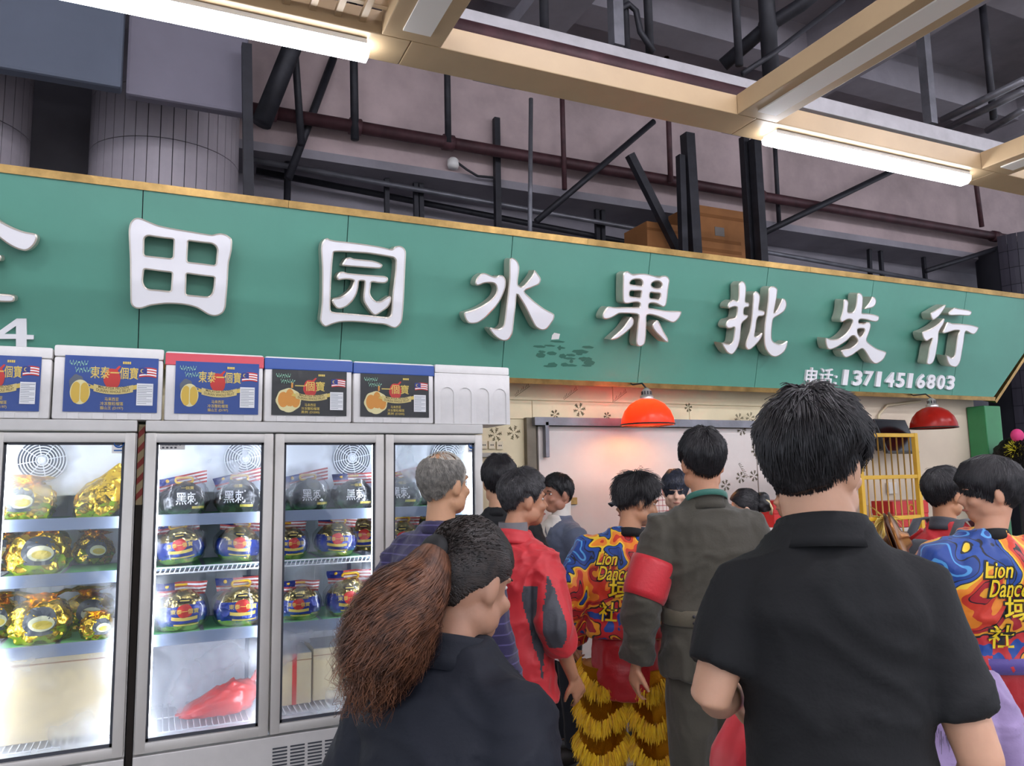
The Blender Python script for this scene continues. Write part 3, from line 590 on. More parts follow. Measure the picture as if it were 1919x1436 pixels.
# ================================================================== FREEZERS
m_al = mat('satin_aluminium', '#c9c5bf', .38, .35, vary=.06, vscale=3)
m_body = mat('silver_grey_sheet', '#cdcac6', .45, .2, vary=.05)
m_lin = mat('freezer_liner_white', '#e9eef6', .45)
m_gask = mat('dark_gasket', '#3a3d44', .6)
m_ledf = emis('freezer_led_strip', '#eef4ff', 13.0)
m_shelf = mat('pale_blue_grey_shelf', '#7f8ba1', .4, .2); m_matg = mat('light_green_shelf_mat', '#7fd494', .6); m_wire = mat('white_coated_wire', '#e8ecf4', .35)
m_blk = mat('black_plastic', '#17181c', .4)
def glass_mat():
    m = bpy.data.materials.new('frosted_door_glass'); m.use_nodes = True; nt = m.node_tree; N, L = nt.nodes, nt.links
    N.remove(N['Principled BSDF']); out = N['Material Output']
    tr_ = N.new('ShaderNodeBsdfTransparent'); tr_.inputs[0].default_value = (.97, .985, 1, 1)
    gl = N.new('ShaderNodeBsdfGlossy'); gl.inputs['Roughness'].default_value = .03
    fr_ = N.new('ShaderNodeFresnel'); fr_.inputs[0].default_value = 1.45
    mx = N.new('ShaderNodeMixShader'); L.new(fr_.outputs[0], mx.inputs[0]); L.new(tr_.outputs[0], mx.inputs[1]); L.new(gl.outputs[0], mx.inputs[2])
    df = N.new('ShaderNodeBsdfTranslucent'); df.inputs[0].default_value = (.9, .94, 1, 1)
    tc = N.new('ShaderNodeTexCoord'); n = N.new('ShaderNodeTexNoise'); n.inputs['Scale'].default_value = 3.2; n.inputs['Detail'].default_value = 3
    L.new(tc.outputs['Object'], n.inputs['Vector']); r = N.new('ShaderNodeValToRGB'); L.new(n.outputs['Fac'], r.inputs[0])
    r.color_ramp.elements[0].position = .5; r.color_ramp.elements[0].color = (.0, .0, .0, 1); r.color_ramp.elements[1].position = .78; r.color_ramp.elements[1].color = (.55, .55, .55, 1)
    sp = N.new('ShaderNodeSeparateXYZ'); L.new(tc.outputs['Object'], sp.inputs[0])
    mr = N.new('ShaderNodeMapRange'); mr.inputs[1].default_value = .42; mr.inputs[2].default_value = .85; mr.inputs[3].default_value = .45; mr.inputs[4].default_value = 0.0; L.new(sp.outputs['Z'], mr.inputs[0])
    n2 = N.new('ShaderNodeTexNoise'); n2.inputs['Scale'].default_value = 7; L.new(tc.outputs['Object'], n2.inputs['Vector'])
    ml = N.new('ShaderNodeMath'); ml.operation = 'MULTIPLY'; L.new(mr.outputs[0], ml.inputs[0]); L.new(n2.outputs['Fac'], ml.inputs[1])
    ad = N.new('ShaderNodeMath'); ad.operation = 'ADD'; ad.use_clamp = True; L.new(r.outputs['Color'], ad.inputs[0]); L.new(ml.outputs[0], ad.inputs[1])
    m2 = N.new('ShaderNodeMixShader'); L.new(ad.outputs[0], m2.inputs[0]); L.new(mx.outputs[0], m2.inputs[1]); L.new(df.outputs[0], m2.inputs[2]); L.new(m2.outputs[0], out.inputs[0])
    return m
m_glass = glass_mat()
ZT, ZD1, ZD0 = 1.955, 1.895, .414
SHZ = [onY(400, y, YF+.13).z for y in (966, 1062, 1184)]
def fan(parent, x, y, z, R=.105):
    g = MB()
    for k in range(1, 9): g.torus((x, y-.006, z), R*k/8, .0032, 'Y', 32, 5)
    for k in range(8): a = k*PI/4+.2; g.tube([(x, y, z), (x+R*math.cos(a), y, z+R*math.sin(a))], .003, 5)
    g.tube([(x, y-.004, z), (x, y+.006, z)], .022, 16)
    o = g.obj('fan_guard', m_wire, parent, True)
    MB().tube([(x, y+.004, z), (x, y+.016, z)], R, 28).obj('fan_shade_disc', mat('fan_shadow_grey', '#5d6470', .6), o)  # solid disc before the cover; the recess shade is put into its grey
def freezer(x0, edges, label, leds):
    Wd = edges[-1]-edges[0]; D = .70
    r = thing('display_freezer', label, 'freezer', (x0, YF, 0)); e = [q-edges[0] for q in edges]
    MB().rbox((0, .0, ZD1+.006), (Wd, D, ZT), .006).obj('header', m_body, r)
    for xa in (0, Wd-.045): MB().box((xa, .055, .1), (xa+.045, D, ZD1)).obj('side_wall', m_body, r)
    mb = MB().box((.045, D-.03, .42), (Wd-.045, D, ZD1)); mb.cur = 0
    for k in range(int(Wd/.055)): mb.box((.05+k*.055, D-.036, .46), (.05+k*.055+.028, D-.03, 1.6))
    mb.obj('liner_back', m_lin, r)
    MB().box((.045, .06, .40), (Wd-.045, D-.03, .44)).obj('liner_floor', m_lin, r)
    MB().box((.045, .06, ZD1-.02), (Wd-.045, D-.03, ZD1)).obj('liner_top', m_lin, r)
    MB().rbox((0, .012, .10), (Wd, D, ZD0-.012), .005).obj('base', m_body, r)
    gr = MB(); n = 0
    for bx in np.arange(.62, Wd-.2, .085):
        for k in range(12): gr.box((bx, .009, .165+k*.016), (bx+.07, .0125, .172+k*.016))
    gr.obj('base_grille', m_gask, r)
    for xa in (.06, Wd-.1):
        for ya in (.08, D-.12): MB().tube([(xa, ya, 0), (xa, ya, .1)], .022, 10).obj('foot', m_blk, r)
    # evaporator cover with fans
    MB().rbox((.05, .30, 1.60), (Wd-.05, D-.03, ZD1-.021), .006).obj('evaporator_cover', m_lin, r)
    for i in range(len(e)-1):
        a, b = e[i], e[i+1]; g = .004; fw_ = .047
        dr_ = MB(); 
        dr_.rbox((a+g, 0, ZD0), (a+g+fw_, .05, ZD1), .007); dr_.rbox((b-g-fw_, 0, ZD0), (b-g, .05, ZD1), .007)
        dr_.rbox((a+g+fw_-.006, 0.001, ZD1-fw_), (b-g-fw_+.006, .05, ZD1-.001), .007); dr_.rbox((a+g+fw_-.006, .001, ZD0+.001), (b-g-fw_+.006, .05, ZD0+fw_), .007)
        do = dr_.obj('door', m_al, r, angle=40)
        MB().box((a+g+fw_-.002, .022, ZD0+fw_-.002), (b-g-fw_+.002, .028, ZD1-fw_+.002)).obj('glass', m_glass, do)
        gk = MB(); i0, i1, j0, j1 = a+g+fw_-.001, b-g-fw_+.001, ZD0+fw_-.001, ZD1-fw_+.001
        for q0, q1 in (((i0, .016, j0), (i0+.012, .022, j1)), ((i1-.012, .016, j0), (i1, .022, j1)), ((i0, .016, j1-.012), (i1, .022, j1)), ((i0, .016, j0), (i1, .022, j0+.016))): gk.box(q0, q1)
        gk.obj('gasket', m_gask, do)
        if i: MB().box((a-.022, .056, .42), (a+.022, .09, ZD1-.02)).obj('mullion', m_body, r)
        fan(r, b-.115 if len(edges) > 3 else b-.42, .285, 1.775)
        for zi, z in enumerate(SHZ):
            sh = MB().box((a+.03, .13, z-.006), (b-.03, D-.04, z)).obj('shelf', m_shelf, r)
            if not (zi == 1 and len(edges) > 3): MB().rbox((a+.03, .115, z-.045), (b-.03, .13, z+.012), .003).obj('shelf_lip', m_shelf, sh)
            else:
                wl = MB()
                for zz in (z-.02, z+.008): wl.tube([(a+.03, .12, zz), (b-.03, .12, zz)], .004, 6)
                for xx in np.arange(a+.04, b-.03, .022): wl.tube([(xx, .12, z-.02), (xx+.011, .12, z+.008)], .003, 5)
                wl.obj('shelf_lip', m_wire, sh)
            for k in range(2):
                xa = a+.05+k*(b-a-.1)/2; MB().rbox((xa, .135, z+.0005), (xa+(b-a-.1)/2-.02, .6, z+.004), .001).obj('shelf_mat', m_matg, sh)
        rk = MB()
        for xx in np.arange(a+.04, b-.03, .028): rk.tube([(xx, .1, .475), (xx, .6, .475)], .003, 5)
        for yy in (.1, .35, .6): rk.tube([(a+.04, yy, .47), (b-.04, yy, .47)], .004, 5)
        for xx in (a+.05, b-.05):
            for yy in (.12, .58): rk.tube([(xx, yy, .44), (xx, yy, .47)], .005, 5)
        rk.obj('wire_rack', m_wire, r)
        for k in range(2): 
            xx = a+.035 if k == 0 else b-.055
            up_ = MB(); up_.box((xx, D-.045, .46), (xx+.02, D-.036, 1.58))
            up_.obj('shelf_rail', m_shelf, r)
    for lx in leds: MB().rbox((lx-edges[0]-.011, .072, .47), (lx-edges[0]+.011, .088, 1.85), .004).obj('led_strip', m_ledf, r)
    return r
LE = [-1.30, -.705, -.115]; RE = [-.079, .521, 1.10, 1.677]
lf = freezer(LE[0], LE, 'glass door freezer stocked with gold foil bags on every shelf', [-.165, -.74, -.66, -1.25])
rf = freezer(RE[0], RE, 'three door glass freezer stocked with blue and black bags', [-.022, .485, 1.06, 1.62])
# stickers on the doors
def sticker(parent, root, px, py, w_, h_, kind):
    p = onY(px, py, YF+.019)-root.location; o = MB().box((p.x-w_/2, p.y, p.z-h_/2), (p.x+w_/2, p.y+.002, p.z+h_/2)).obj('sticker', m_white if kind == 'S' else mat('sticker_grey', '#c9c7c4', .5), parent)
    mb = MB(); M = lambda x, z, y: (p.x+x, p.y-.0012, p.z+z)
    if kind == 'S':
        put_text(mb, 'S', -w_*.2, -h_*.05, h_*.42, M, .04); mb.torus((p.x, p.y-.001, p.z+h_*.15), w_*.34, .0035, 'Y', 24, 4)
        mb.box((p.x-w_*.35, p.y-.0012, p.z-h_*.36), (p.x+w_*.35, p.y-.0004, p.z-h_*.28)); mb.obj('emblem', mat('sticker_blue', '#1f5fa8', .5), o)
    else:
        put_text(mb, 'TANSHINE', -w_*.42, h_*.05, h_*.28, M, .02, w=w_*.62); put_text(mb, '>', w_*.28, h_*.02, h_*.34, M, .02)
        [mb.box((p.x-w_*.4+q*w_*.16, p.y-.0012, p.z-h_*.34), (p.x-w_*.31+q*w_*.16, p.y-.0004, p.z-h_*.12)) for q in range(4)]; mb.obj('lettering', mat('sticker_text', '#3d3f45', .6), o)
doors_l = [c for c in lf.children if c.name.startswith('door')]; doors_r = [c for c in rf.children if c.name.startswith('door')]
sticker(doors_l[1], lf, 223, 835, .06, .075, 'S'); sticker(doors_r[2], rf, 884, 838, .05, .065, 'S'); sticker(doors_r[0], rf, 323, 836, .115, .036, 'T')

# ================================================================== FROZEN BAGS
m_goldf = foil('gold_foil_bag', '#e6bd3c', .2, 14, .9); m_palegold = foil('pale_gold_foil', '#cdb673', .25, 18, .8)
m_bluep = foil('blue_plastic_wrap', '#0d3190', .3, 14, .7, metal=.25, coat=.6); m_blackp = foil('black_plastic_wrap', '#14161a', .3, 14, .8, metal=.15, coat=.6)
m_red = mat('red_print', '#c0281f', .4); m_gink = mat('gold_print', '#d8bd5a', .4); m_wink = mat('white_print', '#e9e9ea', .4); m_dink = mat('black_print', '#1a1b1e', .5)
m_yel = mat('yellow_plastic_handle', '#e8b81c', .35); m_navy = mat('flag_blue', '#1b2c78', .45); m_stripe_r = mat('flag_red', '#b8423f', .45)
m_clear = None
def clearbag_mat():
    m = bpy.data.materials.new('clear_plastic_film'); m.use_nodes = True; nt = m.node_tree; N, L = nt.nodes, nt.links
    N.remove(N['Principled BSDF']); t = N.new('ShaderNodeBsdfTransparent'); t.inputs[0].default_value = (.96, .97, 1, 1); g = N.new('ShaderNodeBsdfGlossy'); g.inputs['Roughness'].default_value = .12
    lw = N.new('ShaderNodeLayerWeight'); lw.inputs[0].default_value = .35; mx = N.new('ShaderNodeMixShader'); mu = N.new('ShaderNodeMath'); mu.operation = 'MULTIPLY'; mu.inputs[1].default_value = .6
    L.new(lw.outputs['Facing'], mu.inputs[0]); L.new(mu.outputs[0], mx.inputs[0]); L.new(t.outputs[0], mx.inputs[1]); L.new(g.outputs[0], mx.inputs[2]); L.new(mx.outputs[0], N['Material Output'].inputs[0]); return m
m_clear = clearbag_mat()
def blob(rx, ry, rz, seed, crump=.012, n=56, m=36, power=2.6, top=.0):
    vs_ = []; fs = []; sd = Vector((seed*3.1, seed*1.7, seed*.9))
    for i in range(m+1):
        th = PI*i/m
        for j in range(n):
            a = 2*PI*j/n
            sx = math.copysign(abs(math.cos(a))**(2/power), math.cos(a)); sy = math.copysign(abs(math.sin(a))**(2/power), math.sin(a)); st_ = abs(math.sin(th))**(2/power)
            p = Vector((rx*st_*sx, ry*st_*sy, rz*math.copysign(abs(math.cos(th))**(2/2.3), math.cos(th))))
            t = (p.z+rz)/(2*rz); k = 1-top*max(0, t-.55)/.45; p.x *= k; p.y *= k
            q = p*9+sd; d = crump*(abs(noise.noise(q*1.6))*1.4+.7*abs(noise.noise(q*3.7))-.4)
            if p.length > 1e-6: p = p+p.normalized()*d
            p.z = max(p.z, -rz*.86)+rz*.86; vs_.append(p)
    for i in range(m):
        for j in range(n): fs.append((i*n+j, (i+1)*n+j, (i+1)*n+(j+1) % n, i*n+(j+1) % n))
    return vs_, fs
def drape(mbsrc, bvh, off=.0025, dist=.3):
    """push flat (x,z) geometry onto the front (-y) of a body"""
    out = []
    for x, z in mbsrc:
        h, nrm, i, d = bvh.ray_cast(Vector((x, -dist, z)), Vector((0, 1, 0)))
        out.append((x, (h.y if h else 0)-off, z))
    return out
def disc2(cx, cz, rx, rz, n=20, rings=3, wob=0, seed=0):
    vs_ = [(cx, cz)]; fs = []
    for k in range(1, rings+1):
        for j in range(n):
            a = 2*PI*j/n; rr = k/rings*(1+wob*math.sin(j*5+seed)); vs_.append((cx+rx*rr*math.cos(a), cz+rz*rr*math.sin(a)))
    for j in range(n): fs.append((0, 1+j, 1+(j+1) % n))
    for k in range(rings-1):
        for j in range(n): o = 1+k*n; fs.append((o+j, o+n+j, o+n+(j+1) % n, o+(j+1) % n))
    return vs_, fs
def rect2(x0, z0, x1, z1, nx=6, nz=2, bend=0):
    vs_ = []
    for i in range(nx+1):
        for j in range(nz+1):
            t = i/nx; vs_.append((x0+(x1-x0)*t, z0+(z1-z0)*j/nz+bend*(4*t*(1-t))))
    return vs_, [(i*(nz+1)+j, (i+1)*(nz+1)+j, (i+1)*(nz+1)+j+1, i*(nz+1)+j+1) for i in range(nx) for j in range(nz)]
def text2(s, x, z, h, w_, bold=.008):
    lo, hi = text_size(s, bold=bold); v, f_ = text_geo(s, 1.0, bold); return [(x+(a-lo[0])/(hi[0]-lo[0])*w_, z+(b-lo[1])/(hi[1]-lo[1])*h) for a, b in v], f_
def flag_header(parent, zt_, seed, w_=.2, tilt=0):
    h_ = .06; mb = MB()
    sd = Vector((seed, 2*seed, 0))
    def P(u, v):
        x = (u-.5)*w_*(1+.1*v); z = zt_-.012+v*h_; y = .03*noise.noise(Vector((u*3, v*2, 0))+sd)+.012*math.sin(u*9+seed)
        return Vector((x*math.cos(tilt)-(z-zt_)*math.sin(tilt), y, zt_+(z-zt_)*math.cos(tilt)+x*math.sin(tilt)))
    nu, nv = 14, 7
    for i in range(nu):
        for j in range(nv):
            mb.cur = 2 if (i < 5 and j > 2) else (j % 2)
            mb.add([P(i/nu, j/nv), P((i+1)/nu, j/nv), P((i+1)/nu, (j+1)/nv), P(i/nu, (j+1)/nv)], [(0, 1, 2, 3)])
    mb.cur = 3; c = P(.2, .75); mb.ell(c, (.009, .004, .009), n=10, m=6)
    o = mb.obj('flag_header', [m_stripe_r, m_wink, m_navy, m_yel], parent, True)
    hd = MB(); pts = []
    for k in range(17):
        a = 2*PI*k/16; x = .028*math.copysign(1, math.cos(a)) if False else 0
        cx = .026 if math.cos(a) > 0 else -.026
        pts.append(P(.52, .55)+Vector((cx+.015*math.cos(a), -.008, .013*math.sin(a))))
    hd.tube(pts, .0055, 8); hd.obj('carry_handle', m_yel, parent, True)
def make_bag(kind, seed):
    names = {'blue': 'blue_durian_bag', 'black': 'black_durian_bag', 'gold': 'gold_durian_bag', 'cone': 'gold_foil_pouch'}
    r = thing(names[kind], '', 'frozen bag', (0, 0, 0)); s_ = seed
    if kind == 'blue':
        vs_, fs = blob(.112, .085, .095, s_, .010, top=.25)
        mb = MB()
        for f_ in fs:
            zc = sum(vs_[i][2] for i in f_)/4+.012*math.sin(9*sum(vs_[i][0] for i in f_)/4+seed); mb.cur = 1 if .035 < zc < .118 else 0; mb.add([], [])
            mb.f.append(f_); mb.m.append(mb.cur)
        mb.v = [tuple(v) for v in vs_]; body = mb.obj('foil_body', [m_palegold, m_bluep], r, True)
    elif kind == 'black':
        vs_, fs = blob(.112, .09, .088, s_, .014, top=.35); body = MB().add(vs_, fs).obj('plastic_body', m_blackp, r, True)
    elif kind == 'gold':
        vs_, fs = blob(.118, .095, .098, s_, .022, top=.15); body = MB().add(vs_, fs).obj('foil_body', m_goldf, r, True)
    else:
        vs_, fs = blob(.12, .08, .14, s_, .016, top=.75); vs_ = [Vector((v[0]+.10*max(0, v[2]/.24), v[1], v[2])) for v in vs_]; body = MB().add(vs_, fs).obj('foil_body', m_goldf, r, True)
    bvh = BVHTree.FromPolygons([Vector(v) for v in vs_], fs)
    pr = MB(); jx = .015*math.sin(seed*2.3)
    def put(geo, k, off):
        pr.cur = k; v, f_ = geo; pr.add(drape(v, bvh, off), f_)
    if kind == 'blue':
        put(disc2(jx, .092, .034, .03, wob=.04), 0, .003)
        put(text2('東泰一個寶', jx-.06, .08, .022, .12), 1, .0045)
        put(rect2(jx-.055, .055, jx+.055, .07, 8, 2, -.006), 1, .003); put(rect2(jx-.045, .03, jx+.06, .037, 8, 1, -.004), 1, .003)
        put(disc2(jx, .137, .03, .009), 2, .003); put(rect2(jx-.02, .134, jx+.02, .139, 4, 1), 1, .0045)
        pr.obj('printed_label', [m_red, m_gink, m_dink], r)
        flag_header(r, .165, seed)
    elif kind == 'black':
        put(text2('黑刺', jx-.055, .05, .062, .1, .01), 0, .003); put(text2('一個寶', jx-.03, .125, .016, .06), 1, .003); put(rect2(jx+.02, .03, jx+.08, .042, 5, 1), 1, .003)
        pr.obj('printed_label', [m_wink, m_gink], r); flag_header(r, .15, seed, .22, .25*math.sin(seed))
    elif kind == 'gold':
        put(disc2(jx, .098, .062, .058, 24, 4, .03), 0, .003); put(disc2(jx+.008, .088, .048, .032, 20, 3), 1, .005); put(disc2(jx+.012, .083, .036, .018, 20, 3), 2, .007)
        put(rect2(jx-.05, .045, jx+.05, .056, 8, 1, -.005), 0, .006)
        pr.obj('printed_label', [mat('label_charcoal', '#4b5158', .4), mat('label_cream', '#cfd0ae', .4), mat('label_durian_yellow', '#cdb84e', .4)], r)
        c = MB(); vs2 = []; n = 18
        c.lathe([(.03, .16), (.05, .185), (.085, .2), (.11, .205)], n=n); c.v = [(x*(1+.25*noise.noise(Vector((x*20, y*20, seed)))), y*.5, z+.02*noise.noise(Vector((x*15, y*15, seed+4)))) for x, y, z in c.v]
        c.obj('gathered_neck', m_goldf, r)
    # clear film over the printed bags
    if kind in ('blue', 'black'):
        vv, ff = blob(.122, .092, .104, s_+5, .012, 32, 20, top=.2); MB().add(vv, ff).obj('clear_film', m_clear, r, True)
    return r
def copy_tree(o, parent=None):
    c = o.copy(); COL.objects.link(c); c.parent = parent
    for ch in o.children: copy_tree(ch, c)
    return c
PROT = {(k, s_): make_bag(k, s_) for k, n in (('blue', 3), ('black', 3), ('gold', 3), ('cone', 1)) for s_ in range(1, n+1)}
USED = set()
PLACED = []
def put_bag(kind, seed, px, shelf, Yd=4.36, rz=0, sc=1, label=None, group=None, tilt=0):
    P = PROT[(kind, seed)]
    o = P if (kind, seed) not in USED else copy_tree(P); USED.add((kind, seed))
    z = SHZ[shelf]+.005; tilt *= .5; lo_, hi_ = (LE[0], LE[-1]) if kind in ('gold', 'cone') else (RE[0], RE[-1])
    hw0 = {'gold': .130, 'cone': .13, 'blue': .122, 'black': .122}[kind]; hd0 = {'gold': .102, 'cone': .09, 'blue': .098, 'black': .098}[kind]
    best = None
    for k in (1.0, .92, .85, .78):
        s_ = sc*k; hw = hw0*s_*(abs(math.cos(rz))+.35*abs(math.sin(rz))); hd = hd0*s_*(abs(math.cos(rz))+.6*abs(math.sin(rz)))
        for row in (4.24+hd, 4.725-hd):
            x0 = onY(px, onY_y(px, z, row), row).x
            for dx in (0, .02, -.02, .04, -.04, .06, -.06, .09, -.09):
                x = min(max(x0+dx, lo_+.055+hw), hi_-.055-hw)
                if all(q[0] != shelf or abs(q[1]-x) > q[3]+hw or abs(q[2]-row) > q[4]+hd for q in PLACED): best = (x, row, s_, hw, hd); break
            if best: break
        if best: break
    if best is None: best = (x0, 4.5, sc*.7, hw0*sc*.7, hd0*sc*.7); print('BAG UNPLACED', kind, px, shelf)
    x, row, s_, hw, hd = best; PLACED.append((shelf, x, row, hw, hd))
    o.location = (x, row, z+abs(math.sin(tilt))*.1); o.rotation_euler = (0, tilt, rz); o.scale = (s_, s_, s_); tag(o, label, 'frozen bag', group)
def onY_y(px, z, Y):
    y = 1000.0
    for _ in range(12):
        p = onY(px, y, Y); y += (p.z-z)*FPX/(Y+.6)
    return y
GB, GK, GG = 'blue bags in the freezer', 'black bags in the freezer', 'gold bags in the freezer'
SH = ['top shelf', 'middle shelf', 'bottom shelf']
for kind, sd, px, sh, rz, sc, Yd, tilt in (
  ('cone', 1, 178, 0, 0, 1.0, 4.36, 0), ('gold', 2, 92, 0, -.1, 1.0, 4.36, 0), ('gold', 1, 20, 0, .1, 1.1, 4.40, 0), ('gold', 3, -60, 0, 0, 1, 4.4, 0),
  ('gold', 1, 70, 1, 0, 1.15, 4.34, 0), ('gold', 2, 172, 1, .4, .82, 4.36, .15), ('gold', 3, -12, 1, .3, 1.0, 4.42, 0), ('gold', 2, -70, 1, 0, 1, 4.36, 0),
  ('gold', 3, 75, 2, -.05, 1.12, 4.34, 0), ('gold', 1, 165, 2, 0, 1.0, 4.36, 0), ('gold', 2, -10, 2, .2, 1.0, 4.40, 0), ('gold', 3, 205, 2, .3, .7, 4.5, 0)):
    put_bag(kind, sd, px, sh, Yd, rz, sc, 'gold foil pouch twisted to a slanting point on the top shelf' if kind == 'cone' else f'gold foil durian bag with round fruit print on the {SH[sh]}', None if kind == 'cone' else f'{GG} {SH[sh]}', tilt)
for sd, px, sh, rz, sc, Yd, tilt in ((1, 340, 1, -.15, 1.02, 4.34, -.25), (2, 443, 1, .15, 1.0, 4.36, .2), (3, 333, 2, .05, 1.1, 4.34, 0), (1, 425, 2, -.05, 1.12, 4.34, 0), (2, 490, 2, -.3, 1.0, 4.42, 0),
   (3, 538, 1, .2, .95, 4.36, 0), (2, 606, 1, .1, 1.0, 4.40, .15), (1, 672, 1, 0, 1.05, 4.34, 0), (3, 562, 2, -.35, .95, 4.34, 0), (2, 640, 2, .05, 1.12, 4.34, 0), (1, 698, 2, .3, .9, 4.42, 0), (2, 752, 1, 0, 1, 4.36, 0), (3, 770, 2, 0, 1, 4.36, 0), (1, 850, 1, 0, 1, 4.36, 0)):
    put_bag('blue', sd, px, sh, Yd, rz, sc, f'blue and gold durian bag with red fruit print on the {SH[sh]}', f'{GB} {SH[sh]}', tilt)
for sd, px, rz, sc, Yd in ((1, 335, .1, 1.02, 4.36), (2, 425, -.1, 1.06, 4.34), (3, 493, .2, 1.0, 4.42), (1, 574, .1, 1.05, 4.34), (3, 643, -.15, 1.0, 4.38), (2, 696, .2, .95, 4.42), (2, 752, -.1, 1.05, 4.34), (3, 812, .1, 1, 4.4)):
    put_bag('black', sd, px, 0, Yd, rz, sc, 'black durian bag with white lettering and flag strip on the top shelf', GK)
# things on the freezer floors
zf = .478
def carton(px0, px1, Y, h, d, label, col='#b9a987', tape=None):
    y0 = onY_y((px0+px1)/2, zf, Y); a = onY(px0, y0, Y).x; b = onY(px1, y0, Y).x
    r = thing('frosted_carton', label, 'carton', (a, Y, zf)); m_ = mat('frosty_cardboard', col, .8, vary=.08, vscale=5)
    MB().rbox((0, 0, 0), (b-a, d, h), .006).obj('carton_body', m_, r)
    MB().box((-.001, -.001, h*.86), (b-a+.001, .0, h*.875)).obj('flap_seam', mat('cardboard_crease', '#845428', .85), r)
    MB().box(((b-a)*.02, -.002, h+.0005), ((b-a)*.98, d*.98, h+.003)).obj('plastic_sheet', mat('grey_film', '#8b8b88', .3), r)
    if tape: MB().box(((b-a)*.42, -.002, 0), ((b-a)*.55, .0, h)).obj('red_tape', m_red, r)
    return r
carton(-70, 205, 4.30, .40, .3, 'large frosted beige carton on the floor of the gold bag freezer')
carton(520, 583, 4.34, .26, .3, 'frosted beige carton with red tape beside a second carton', tape=1)
carton(586, 690, 4.36, .27, .3, 'frosted beige carton standing right of the red taped one')
rb = thing('red_plastic_bag', 'crumpled red plastic bag lying on the wire rack', 'bag', onZ(412, 1330, zf))
rb.location = (onY(408, 1320, 4.36).x, 4.38, zf)
vs_, fs = blob(.19, .1, .085, 9, .03, 48, 28); vs_ = [Vector((v.x, v.y, v.z*(.75+.5*v.x/.19))) for v in vs_]
MB().add(vs_, fs).obj('bag_body', mat('thin_red_plastic', '#d8352f', .3, coat=.4, bump=.5, bscale=14), rb, True)
kn = MB().tube([(.14, 0, .10), (.17, -.01, .15), (.2, 0, .17)], [.02, .012, .03], 10); kn.obj('knotted_handle', mat('thin_red_plastic', '#d8352f', .3), rb, True)

